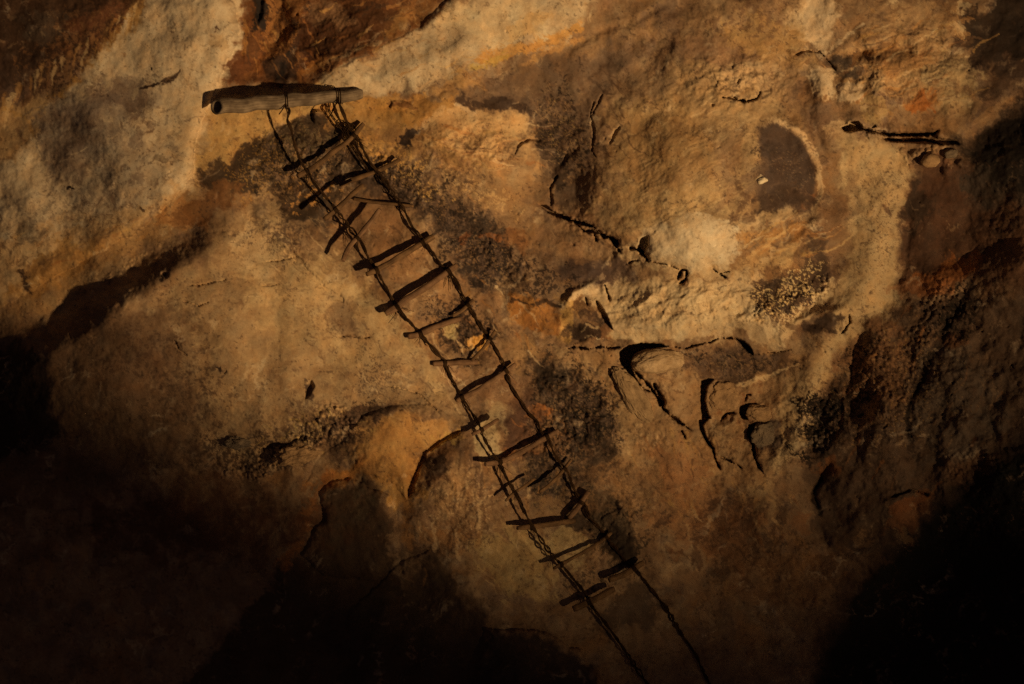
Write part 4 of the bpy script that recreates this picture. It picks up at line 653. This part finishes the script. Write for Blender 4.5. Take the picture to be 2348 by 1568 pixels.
# inner bore, lip, then outer surface
steps = [(pl + axis_ * .16, R0 * .5, .9), (pl + axis_ * .02, R0 * .66, .9), (pl - axis_ * .001, R0 * .72, .9), (pl - axis_ * .004, R0 * .9, .5), (pl, R0 * .99, .2)]
for p, r, li in steps: ring(p, r, li, .01)
for i in range(1, n + 1): ring(pts[i], rad_(i / n), .1, i / n)
nr = len(steps) + n
for i in range(nr - 1):
    for k_ in range(NR):
        a0 = i * NR + k_; a1 = i * NR + (k_ + 1) % NR; mb.f.append((a0, a1, a1 + NR, a0 + NR))
mb.f.append(tuple(range(NR))[::-1])
mb.v = [v - pl for v in mb.v]; mb.build('shaft', M_pole, pole)
# broken right end, splintered
mb = MB(); e0 = pts[-6]
for j in range(16):
    a = j / 16 * 6.283; r = R1 * random.uniform(.1, .62); q = e0 + b_ * math.cos(a) * r + c_ * math.sin(a) * r
    mb.tube([q - pl, q + axis_ * random.uniform(.012, .026) - pl + Vector((0, 0, random.uniform(-.004, .004)))], lambda t: .006 * (1.1 - .8 * t), 5, seed=j)
mb.build('splintered_end', M_end, pole)

# ---- ladder
ladder = tag(bpy.data.objects.new('rope_ladder', None), 'old dark twisted rope ladder with crooked wooden rungs hanging down the rock from the pole', 'rope ladder'); col.objects.link(ladder)
LO = Vector(at(740, 240, 40)); ladder.location = LO
left = [(*RA(1062, 165), 36), (*RA(1100, 250), 46), (*RA(1130, 340), 54), (*RA(1108, 430), 60), (*RA(1150, 540), 62), (*RA(1185, 690), 54), (*RA(1240, 850), 46), (*RB(545, 200), 42), (*RB(640, 350), 41), (*RB(700, 440), 41), (*RB(870, 640), 38), (*RB(990, 800), 34), (*RB(1050, 880), 32), (*RB(1180, 1040), 30), (*RB(1270, 1230), 24),
        (*RC(330, 170), 17), (*RC(370, 260), 15), (*RC(430, 370), 12), (*RC(500, 500), 5), (*RC(560, 590), 4), (*RC(640, 700), 4), (*RC(720, 780), 3), (*RC(800, 870), 3), (*RC(860, 940), 4), (*RC(980, 1080), 3), (*RC(1080, 1190), 4), (*RC(1110, 1270), 5), (*RD(560, 480), 5), (*RD(650, 640), 6), (*RD(700, 740), 7), (*RD(790, 880), 12), (*RD(860, 980), 17),
        (*RE(320, 90), 20), (*RE(390, 220), 20), (*RE(440, 300), 20), (*RE(520, 420), 22), (*RE(600, 590), 26), (*RE(690, 730), 28), (*RE(770, 900), 27), (*RE(850, 1060), 26), (*RE(1000, 1290), 25), (*RE(1110, 1440), 23), (*RF(400, 430), 20), (*RF(500, 550), 19), (*RF(610, 680), 18), (*RF(700, 840), 17), (*RF(820, 990), 18), (*RF(1000, 1240), 14), (*RF(1200, 1540), 10), (1560, 1660, 8), (1660, 1800, 6)]
right = [(*RA(1610, 100), 14), (*RA(1680, 260), 20), (*RA(1720, 350), 24), (*RA(1760, 450), 24), (*RA(1800, 540), 22), (*RA(1880, 640), 22), (*RA(1940, 760), 22), (*RA(2020, 910), 22), (*RB(1350, 250), 21), (*RB(1480, 430), 21), (*RB(1560, 560), 20), (*RB(1600, 610), 20), (*RB(1650, 680), 19), (*RB(1750, 880), 18), (*RB(1810, 950), 16), (*RB(1900, 1070), 12), (*RB(2000, 1200), 9),
         (*RC(1030, 120), 9), (*RC(1160, 230), 10), (*RC(1230, 350), 10), (*RC(1290, 490), 7), (*RC(1350, 590), 3), (*RC(1450, 760), 3), (*RC(1530, 870), 3), (*RC(1590, 970), 4), (*RC(1660, 1080), 5), (*RC(1730, 1220), 5), (*RD(1170, 440), 5), (*RD(1230, 590), 5), (*RD(1340, 760), 5), (*RD(1420, 880), 6), (*RD(1500, 960), 7), (*RD(1560, 1090), 9),
         (*RE(1040, 130), 14), (*RE(1110, 290), 15), (*RE(1170, 380), 16), (*RE(1260, 500), 15), (*RE(1310, 640), 14), (*RE(1370, 760), 10), (*RE(1440, 860), 6), (*RE(1480, 980), 4), (*RE(1620, 1130), 3), (*RE(1700, 1230), 3), (*RE(1800, 1340), 3), (*RF(860, 220), 3), (*RF(1010, 390), 3), (*RF(1110, 480), 4), (*RF(1250, 650), 4), (*RF(1400, 850), 4), (*RF(1540, 1080), 5), (*RF(1680, 1290), 5), (*RF(1800, 1540), 6), (1690, 1660, 6), (1770, 1800, 6)]
def lift(pts, sm=6):
    q = resample(pts, 3.0); hh = smooth_list([standoff(a, b, max(c, 1.)) for a, b, c in q], sm)
    return [(a, b, h) for (a, b, c), h in zip(q, hh)]
ropes = {}
def rope(pts, name, seed):
    q = lift(pts); ctr = [Vector(at(*x)) - LO for x in q]; ropes[name] = (q, ctr)
    rs = random.Random(seed); npt = len(ctr); obs = []
    ph = 0; phase = []; opn = []
    o_ = 0
    for i in range(npt):
        ph += .62 + .25 * math.sin(i * .13 + seed); phase.append(ph)
        opn.append(.9 + 1.5 * max(0, math.sin(i * .081 + seed * 2.1) * math.sin(i * .033 + seed)) ** 1.5)
    for st in range(3):
        mb = MB(); path = []
        for i, c in enumerate(ctr):
            t = (ctr[min(i + 1, npt - 1)] - ctr[max(i - 1, 0)]).normalized(); b = t.cross(Vector((0, -1, 0))).normalized(); d_ = b.cross(t)
            a = phase[i] * (.55 if st < 2 else .37) + st * math.pi * (1 if st < 2 else .6); r = S * (2.1 * opn[i] if st < 2 else 1.6)
            path.append(c + b * math.cos(a) * r + d_ * math.sin(a) * r * .8 + Vector((rs.uniform(-1, 1), rs.uniform(-1, 1), rs.uniform(-1, 1))) * S * .42)
        mb.tube(path, (lambda t, st=st: S * (1.85 if st < 2 else 1.1) * (1 + .25 * math.sin(t * 210 + st))), 6, seed=seed * 5 + st)
        obs.append(mb)
    m = MB()
    for o in obs:
        b0 = len(m.v); m.v += o.v; m.g += o.g; m.f += [tuple(x + b0 for x in f_) for f_ in o.f]
    r_ = m.build('side_rope', M_rope, ladder); return r_
tag(rope(left, 'l', 1), 'side rope on the left of the ladder, looped over the front of the pole')
tag(rope(right, 'r', 2), 'side rope on the right of the ladder, bunched at its top')

# rungs: points, shadow stand-off, radius, pale?
RUNGS = [
    ([RA(1220, 1060), RA(1400, 960), RA(1600, 800), RA(1790, 660), RA(1950, 475)], (40, 34, 28, 22, 18), 5.0, 0),
    ([RB(780, 800), RB(940, 665), RB(1080, 530), RB(1210, 420)], (70, 68, 64, 60), 4.4, 0),
    ([RB(945, 420), RB(1180, 330), RB(1400, 250), RB(1610, 140)], (15, 16, 17, 15), 4.2, 0),
    ([RB(985, 1255), RB(1050, 1110), RB(1180, 960), RB(1270, 850), RB(1395, 685)], (46, 46, 44, 44, 44), 4.6, 1),
    ([RB(1100, 572), RB(1340, 612), RB(1560, 632), RB(1765, 652)], (10, 12, 13, 10), 3.0, 0),
    ([RB(1245, 1405), RB(1400, 1335), RB(1600, 1215), RB(1850, 1065), RB(1990, 985)], (38, 32, 26, 20, 15), 5.4, 0),
    ([RC(425, 665), RC(560, 585), RC(660, 500), RC(860, 380), RC(1040, 255), RC(1215, 130)], (13, 18, 21, 21, 19, 13), 6.0, 1),
    ([RC(1165, 690), RC(1270, 625), RC(1400, 510)], (10, 11, 12), 3.6, 0),
    ([RC(675, 912), RC(800, 888), RC(1000, 800), RC(1255, 718)], (5, 6, 7, 6), 5.2, 1),
    ([RC(950, 1215), RC(1150, 1208), RC(1440, 1195)], (5, 7, 9), 5.0, 1),
    ([RC(1375, 1180), RC(1500, 1050), RC(1640, 850)], (13, 14, 13), 3.2, 0),
    ([RD(620, 738), RD(800, 655), RD(1000, 530), RD(1170, 410), RD(1275, 335)], (7, 12, 16, 14, 10), 4.4, 1),
    ([RD(790, 1112), RD(900, 1060), RD(1080, 948)], (25, 24, 22), 3.6, 1),
    ([RE(350, 412), RE(530, 380), RE(720, 295), RE(930, 172), RE(1160, 40)], (24, 20, 17, 15, 13), 4.8, 1),
    ([RE(575, 815), RE(660, 735), RE(780, 655), RE(895, 572)], (29, 29, 28, 27), 2.8, 0),
    ([RE(950, 720), RE(1080, 620), RE(1200, 490), RE(1300, 360)], (29, 26, 20, 13), 3.2, 0),
    ([RE(1270, 1010), RE(1370, 890), RE(1490, 710)], (16, 15, 12), 5.0, 1),
    ([RE(700, 1115), RE(950, 1090), RE(1340, 1030)], (26, 22, 14), 4.8, 0),
    ([RF(320, 462), RF(460, 385), RF(620, 300), RF(780, 200), RF(875, 120)], (31, 25, 18, 11, 6), 3.4, 0),
    ([RF(850, 575), RF(1010, 510), RF(1185, 400)], (21, 20, 16), 5.6, 0),
    ([RF(512, 852), RF(700, 762), RF(905, 655)], (28, 26, 22), 6.2, 0)]
rung_paths = []
for i, (pts, offs, r, pale) in enumerate(RUNGS):
    q = resample([(*p, o) for p, o in zip(pts, offs)], 4.0)
    hh = np.array([standoff(a, b, c) for a, b, c in q]); t = np.linspace(0, 1, len(q))
    hh = np.polyval(np.polyfit(t, hh, 2), t)
    ctr = [Vector(at(a, b, h)) - LO for (a, b, c), h in zip(q, hh)]
    mb = MB(); ta = random.uniform(-.12, .12)
    r *= 1.26
    mb.tube(ctr, (lambda t, r=r, ta=ta, i=i: S * r * (1 + ta * (t - .5) * 2) * (.82 + .18 * min(1, 14 * t, 14 * (1 - t))) * (1 + .05 * math.sin(t * 17 + i))), 12, lump=.07, flat=.8, seed=i)
    mb.build('rung', M_rungp if pale else M_rung, ladder); rung_paths.append(([(a, b) for a, b, c in q], ctr, r, hh))

def wrap(mb, c, t, r, turns=3, seed=0, w=.006):
    """cord wound round a stick at c with direction t"""
    b = t.cross(Vector((0, -1, 0))).normalized(); d_ = b.cross(t); rs = random.Random(seed); path = []
    for j in range(turns * 10 + 1):
        a = j / 10 * 2 * math.pi; q = r * (1.12 + .12 * rs.random())
        path.append(c + t * (w * (j / 10 - turns / 2) + rs.uniform(-.001, .001)) + b * math.cos(a) * q + d_ * math.sin(a) * q * .9)
    mb.tube(path, S * 1.15, 5, seed=seed)
def fray(mb, c, n, ln, seed, dirn=(.35, 0, -1)):
    rs = random.Random(seed)
    for j in range(n):
        d_ = Vector((dirn[0] + rs.uniform(-.7, .7), rs.uniform(-.35, .35), dirn[2] + rs.uniform(-.3, .5))).normalized(); L_ = ln * rs.uniform(.4, 1.1) * S
        p0 = c + Vector((rs.uniform(-3, 3), rs.uniform(-2, 2), rs.uniform(-3, 3))) * S; bend = Vector((rs.uniform(-.4, .4), 0, rs.uniform(-.5, .2)))
        mb.tube([p0, p0 + d_ * L_ * .5, p0 + (d_ + bend * .5) * L_], (lambda t: S * (.75 - .45 * t)), 4, seed=seed + j)
for i, (uv, ctr, r, hh) in enumerate(rung_paths):
    for nm in ('l', 'r'):
        q, rc = ropes[nm]
        best = min(((a[0] - b[0]) ** 2 + (a[1] - b[1]) ** 2, m_, n_) for m_, a in enumerate(uv) for n_, b in enumerate(q[::2]))
        if best[0] < 14 ** 2:
            m_ = min(max(best[1], 1), len(ctr) - 2); t = (ctr[m_ + 1] - ctr[m_ - 1]).normalized()
            mb = MB(); wrap(mb, ctr[m_], t, S * r * 1.0, 4, i * 7 + ord(nm)); rp = rc[min(best[2] * 2, len(rc) - 1)]
            dd = rp - ctr[m_]
            for z in range(2):   # cord tying the rung to the side rope
                o_ = t * S * (3 * z - 1.5); mb.tube([ctr[m_] + o_, ctr[m_] + dd * .5 + o_ * .5 + Vector((0, -.004, 0)), rp], S * 1.1, 5, seed=z)
            big = i in (0, 6, 3, 13)
            fray(mb, ctr[m_] + (rp - ctr[m_]) * .5, 12 if big else 6, 40 if big else 24, i * 13 + ord(nm))
            mb.build('lashing', M_rope, ladder)
def bundle(pts, n, spread, seed):
    q = lift(pts, 3); ctr = [Vector(at(*x)) - LO for x in q]; mb = MB(); rs = random.Random(seed); L_ = len(ctr) - 1
    for st in range(n):
        a0 = rs.uniform(0, 6.3); k1 = rs.uniform(.15, .4); e0 = rs.randint(0, L_ // 4); e1 = L_ - rs.randint(0, L_ // 3); sp = rs.uniform(.4, 1) * spread
        mb.tube([c + Vector((math.cos(a0 + i * k1) * sp, math.sin(i * .2 + a0) * sp * .6 - 1.5, math.sin(a0 + i * k1) * sp * .8)) * S for i, c in list(enumerate(ctr))[e0:max(e1, e0 + 4)]], S * rs.uniform(.9, 1.4), 5, seed=st)
    mb.build('cord_bundle', M_rope, ladder)
bundle([(*RC(530, 560), 4), (*RC(590, 640), 5), (*RC(660, 720), 5), (*RC(740, 810), 4)], 8, 5.5, 1)
bundle([(*RC(1270, 480), 7), (*RC(1310, 560), 4), (*RC(1360, 620), 3), (*RC(1450, 770), 3), (*RC(1520, 870), 3)], 6, 3.6, 2)
bundle([(*RC(1090, 1200), 5), (*RC(1120, 1290), 5), (*RC(1150, 1360), 6)], 6, 4.5, 3)
bundle([(*RC(790, 860), 3), (*RC(850, 950), 4), (*RC(900, 1020), 4)], 5, 3.5, 4)
bundle([(*RE(640, 660), 27), (*RE(700, 760), 28), (*RE(760, 880), 27), (*RE(790, 960), 27)], 5, 4.5, 5)
bundle([(*RE(1440, 860), 6), (*RE(1480, 950), 4), (*RE(1500, 1010), 4)], 6, 5, 6)
bundle([(*RE(490, 350), 20), (*RE(540, 460), 22), (*RE(580, 540), 25)], 5, 4.5, 7)
bundle([(*RB(1280, 1240), 24), (*RB(1340, 1330), 20), (*RB(1400, 1460), 17)], 5, 4.5, 8)
# bindings of the ropes round the pole
def pole_loop(u_, seed, tail, turns=2):
    t = (u_ - 496) / (831 - 496); c = pl.lerp(pr, t) - LO; mb = MB(); wrap(mb, c, axis_, (R0 + (R1 - R0) * t) * 1.02, turns, seed, .012)
    for z, (du, dv, n_) in enumerate(tail):
        s0 = c + Vector((0, -R1, -R1 * .3)); mb.tube([s0, s0 + Vector((du * .4 * S, -.004, -dv * .6 * S)), s0 + Vector((du * S, .01, -dv * S))], S * 1.3, 5, seed=seed + z)
    mb.build('pole_binding', M_rope, ladder)
pole_loop(655, 3, [(-16, 28, 0), (6, 34, 0)], 2); pole_loop(775, 5, [(-14, 30, 0), (-22, 46, 0), (10, 38, 0), (16, 52, 0)], 3)
# second bundle of cords hanging beside the right rope at its top, and the tangle on the first rung
bund = [(*RA(1570, 250), 16), (*RA(1570, 340), 20), (*RA(1620, 420), 20), (*RA(1680, 510), 20), (*RA(1780, 640), 20), (*RA(1830, 740), 20), (*RA(1960, 940), 18), (*RA(2010, 1010), 16)]
q = lift(bund); ctr = [Vector(at(*x)) - LO for x in q]; mb = MB(); rs = random.Random(4)
for st in range(3):
    mb.tube([c + Vector((math.cos(i * .33 + st * 2) * 2.4, math.sin(i * .29 + st * 2) * 2, math.sin(i * .33 + st * 2) * 1.6)) * S for i, c in enumerate(ctr)], S * 1.15, 5, seed=st)
mb.build('hanging_cord', M_rope, ladder)
mb = MB(); tc_ = Vector(at(*RA(1770, 570), standoff(*RA(1770, 570), 20))) - LO; rs = random.Random(11)
for j in range(16):
    path = []; a0 = rs.uniform(0, 6); rr0 = rs.uniform(5, 15) * S; o_ = Vector((rs.uniform(-9, 9), rs.uniform(-4, 3), rs.uniform(-12, 12))) * S
    for z in range(14):
        a = a0 + z * .5; path.append(tc_ + o_ + Vector((math.cos(a) * rr0 * .6, math.sin(a * 1.3) * rr0 * .4, math.sin(a) * rr0)))
    mb.tube(path, S * 1.0, 5, seed=j)
fray(mb, tc_ + Vector((10 * S, 0, -14 * S)), 16, 46, 77, (.2, 0, -1)); fray(mb, tc_ + Vector((16 * S, 0, -14 * S)), 5, 30, 78, (1.2, 0, -.5))
mb.build('cord_tangle', M_rope, ladder)

# ------------------------------------------------------------------ loose stones
def ico(sub):
    import bmesh
    bm = bmesh.new(); bmesh.ops.create_icosphere(bm, subdivisions=sub, radius=1.0); vs = [v.co.copy() for v in bm.verts]; fs = [tuple(v.index for v in f.verts) for f in bm.faces]; bm.free(); return vs, fs
from mathutils import noise as mn
def stone(name, label, cat, u, v, ru, rv, dep, mat, ang=0, proud=6, sub=5, seed=0, group=None, amp=.16, block=0):
    vs, fs = ico(sub); a = math.radians(-ang); out = []
    c = Vector(at(u, v, hs(u, v, 12) + proud))
    for p in vs:
        q = p.copy()
        if block: q = Vector([math.copysign(abs(x) ** (1 - block), x) for x in q])
        d_ = 1 + amp * mn.noise(p * 1.3 + Vector((seed, 0, 0))) + amp * .5 * mn.noise(p * 3.1 + Vector((0, seed, 0))) + amp * .22 * mn.noise(p * 8 + Vector((0, 0, seed))) + amp * .12 * mn.noise(p * 20)
        q *= d_; x, y, z = q.x * ru * S, q.y * dep * S, q.z * rv * S
        out.append(Vector((x * math.cos(a) - z * math.sin(a), y, x * math.sin(a) + z * math.cos(a))))
    me_ = bpy.data.meshes.new(name); me_.from_pydata(out, [], fs); me_.update()
    for p in me_.polygons: p.use_smooth = True
    o = new_obj(name, me_, mat); o.location = c; return tag(o, label, cat, group)
M_s0 = rock_mat('smooth_boulder_rock', None, (.33, .24, .15), (.54, .42, .285)); M_s1 = rock_mat('boulder_rock', None, (.20, .14, .085), (.36, .265, .165)); M_s2 = rock_mat('brown_stone', None, (.22, .145, .085), (.4, .27, .155)); M_s3 = rock_mat('grey_stone', None, (.11, .09, .075), (.22, .175, .13)); M_s4 = rock_mat('pale_stone', None, (.62, .55, .43), (.85, .8, .66))
stone('boulder', 'smooth tan rounded boulder wedged in the black gap under the overhanging ledge', 'boulder', 1507, 828, 60, 27, 28, M_s0, -4, 13, 6, 1, None, .16)
stone('stone_slab', 'long smooth slab leaning below and left of the wedged boulder', 'rock slab', 1452, 904, 66, 25, 13, M_s1, 57, -1, 6, 2, None, .3, .1)
stone('stone_block', 'squarish brown stone right of the long black vertical crack', 'rock block', 1658, 908, 36, 34, 15, M_s2, 10, 1, 6, 3, None, .3, .1)
stone('stone_block', 'small orange brown block with black gap along its left edge', 'rock block', 1742, 945, 30, 17, 14, M_s2, 8, 0, 6, 4, None, .3, .15)
stone('stone_block', 'dark grey knob of rock below the small orange block', 'rock block', 1752, 996, 27, 26, 14, M_s3, 0, 0, 6, 5, None, .34, .1)
stone('pebble', 'tiny bright white pebble stuck at the edge of the dark hollow', 'pebble', 1747, 414, 12, 7, 7, M_s4, -20, 3, 3, 6, None, .35)
stone('cobble', 'rounded brown cobble at the foot of the crumbly patch', 'cobble', 680, 1042, 48, 24, 22, M_s2, -12, -3, 6, 7, None, .42)
stone('cobble', 'dim flattened cobble left of the crumbly patch', 'cobble', 546, 1012, 34, 15, 18, M_s3, 0, -2, 6, 8, None, .42)
stone('cobble', 'round stone under the black horizontal crack at the right', 'cobble', 2132, 368, 21, 16, 14, M_s2, 0, 2, 4, 9)
stone('cobble', 'small angular stone at the right end of the black horizontal crack', 'cobble', 2180, 352, 15, 10, 11, M_s3, -15, 3, 4, 10, None, .2, .2)

# ------------------------------------------------------------------ added shelf in front of the lamp (out of frame), shaped so that it cuts the light low down
CUT = [(-700, 850), (0, 880), (250, 960), (450, 1020), (600, 1060), (760, 1150), (900, 1210), (1030, 1265), (1180, 1325), (1400, 1375), (1600, 1360), (1780, 1300), (1930, 1210), (2060, 1100), (2200, 960), (2347, 820), (2500, 700), (2800, 420), (3200, 200)]
K = .70
top = resample(CUT, 18); NY = 16
mbv = []; mbf = []; ncol = len(top)
for i, (u, v) in enumerate([(t[0], t[1]) for t in top]):
    w_ = Vector(at(u, v, 0)); kk = .72 + .14 * min(1, max(0, (u - 600) / 1300)); e = LAMP.lerp(w_, 1 - kk)
    for j in range(NY):
        t = j / (NY - 1)
        dn = Vector((-.05, 0, -1)) * (t ** 1.3) * 2.2
        nn = mn.noise(Vector((e.x * 4, t * 5, 3.3))) * .03 * (t > 0) + mn.noise(Vector((e.x * 12, t * 9, 1.3))) * .012
        mbv.append(e + dn + Vector((nn, -.35 * t + nn, nn * .5)))
for i in range(ncol - 1):
    for j in range(NY - 1):
        a = i * NY + j; mbf.append((a, a + 1, a + NY + 1, a + NY))
me_ = bpy.data.meshes.new('light_cut_shelf'); me_.from_pydata(mbv, [], mbf); me_.update()
M_sh = rock_mat('light_cut_surface', None, (.12, .09, .07), (.25, .19, .14))
shelf = new_obj('light_cut_shelf', me_, M_sh); sol = shelf.modifiers.new('thick', 'SOLIDIFY'); sol.thickness = .12; sol.offset = 1
tag(shelf, 'added out-of-frame shelf that cuts off the lamp light low on the wall', None, None, 'structure')

# ------------------------------------------------------------------ light, world, camera
ld = bpy.data.lights.new('cave_floodlight', 'SPOT'); ld.energy = 8600; ld.color = (1., .61, .255); ld.shadow_soft_size = .21
ld.spot_size = math.radians(34); ld.spot_blend = 1.0
lo = bpy.data.objects.new('cave_floodlight', ld); col.objects.link(lo); lo.location = LAMP
aim = Vector(at(1210, 390, 0)); lo.rotation_euler = (aim - LAMP).to_track_quat('-Z', 'Y').to_euler()
w = bpy.data.worlds.new('World'); scene.world = w; w.use_nodes = True
bg = w.node_tree.nodes['Background']; bg.inputs[0].default_value = (1, .62, .5, 1); bg.inputs[1].default_value = .028
cd = bpy.data.cameras.new('camera'); cd.sensor_width = 36; cd.lens = 36 * D / 6.3; cd.clip_end = 200
cam = bpy.data.objects.new('camera', cd); col.objects.link(cam); cam.location = (0, -D, CAMZ); cam.rotation_euler = (math.pi / 2, 0, 0)
scene.camera = cam
scene.render.engine = 'CYCLES'; scene.cycles.use_denoising = False; scene.cycles.max_bounces = 4
scene.view_settings.view_transform = 'Standard'; scene.view_settings.look = 'None'; scene.view_settings.exposure = 0; scene.view_settings.gamma = 1
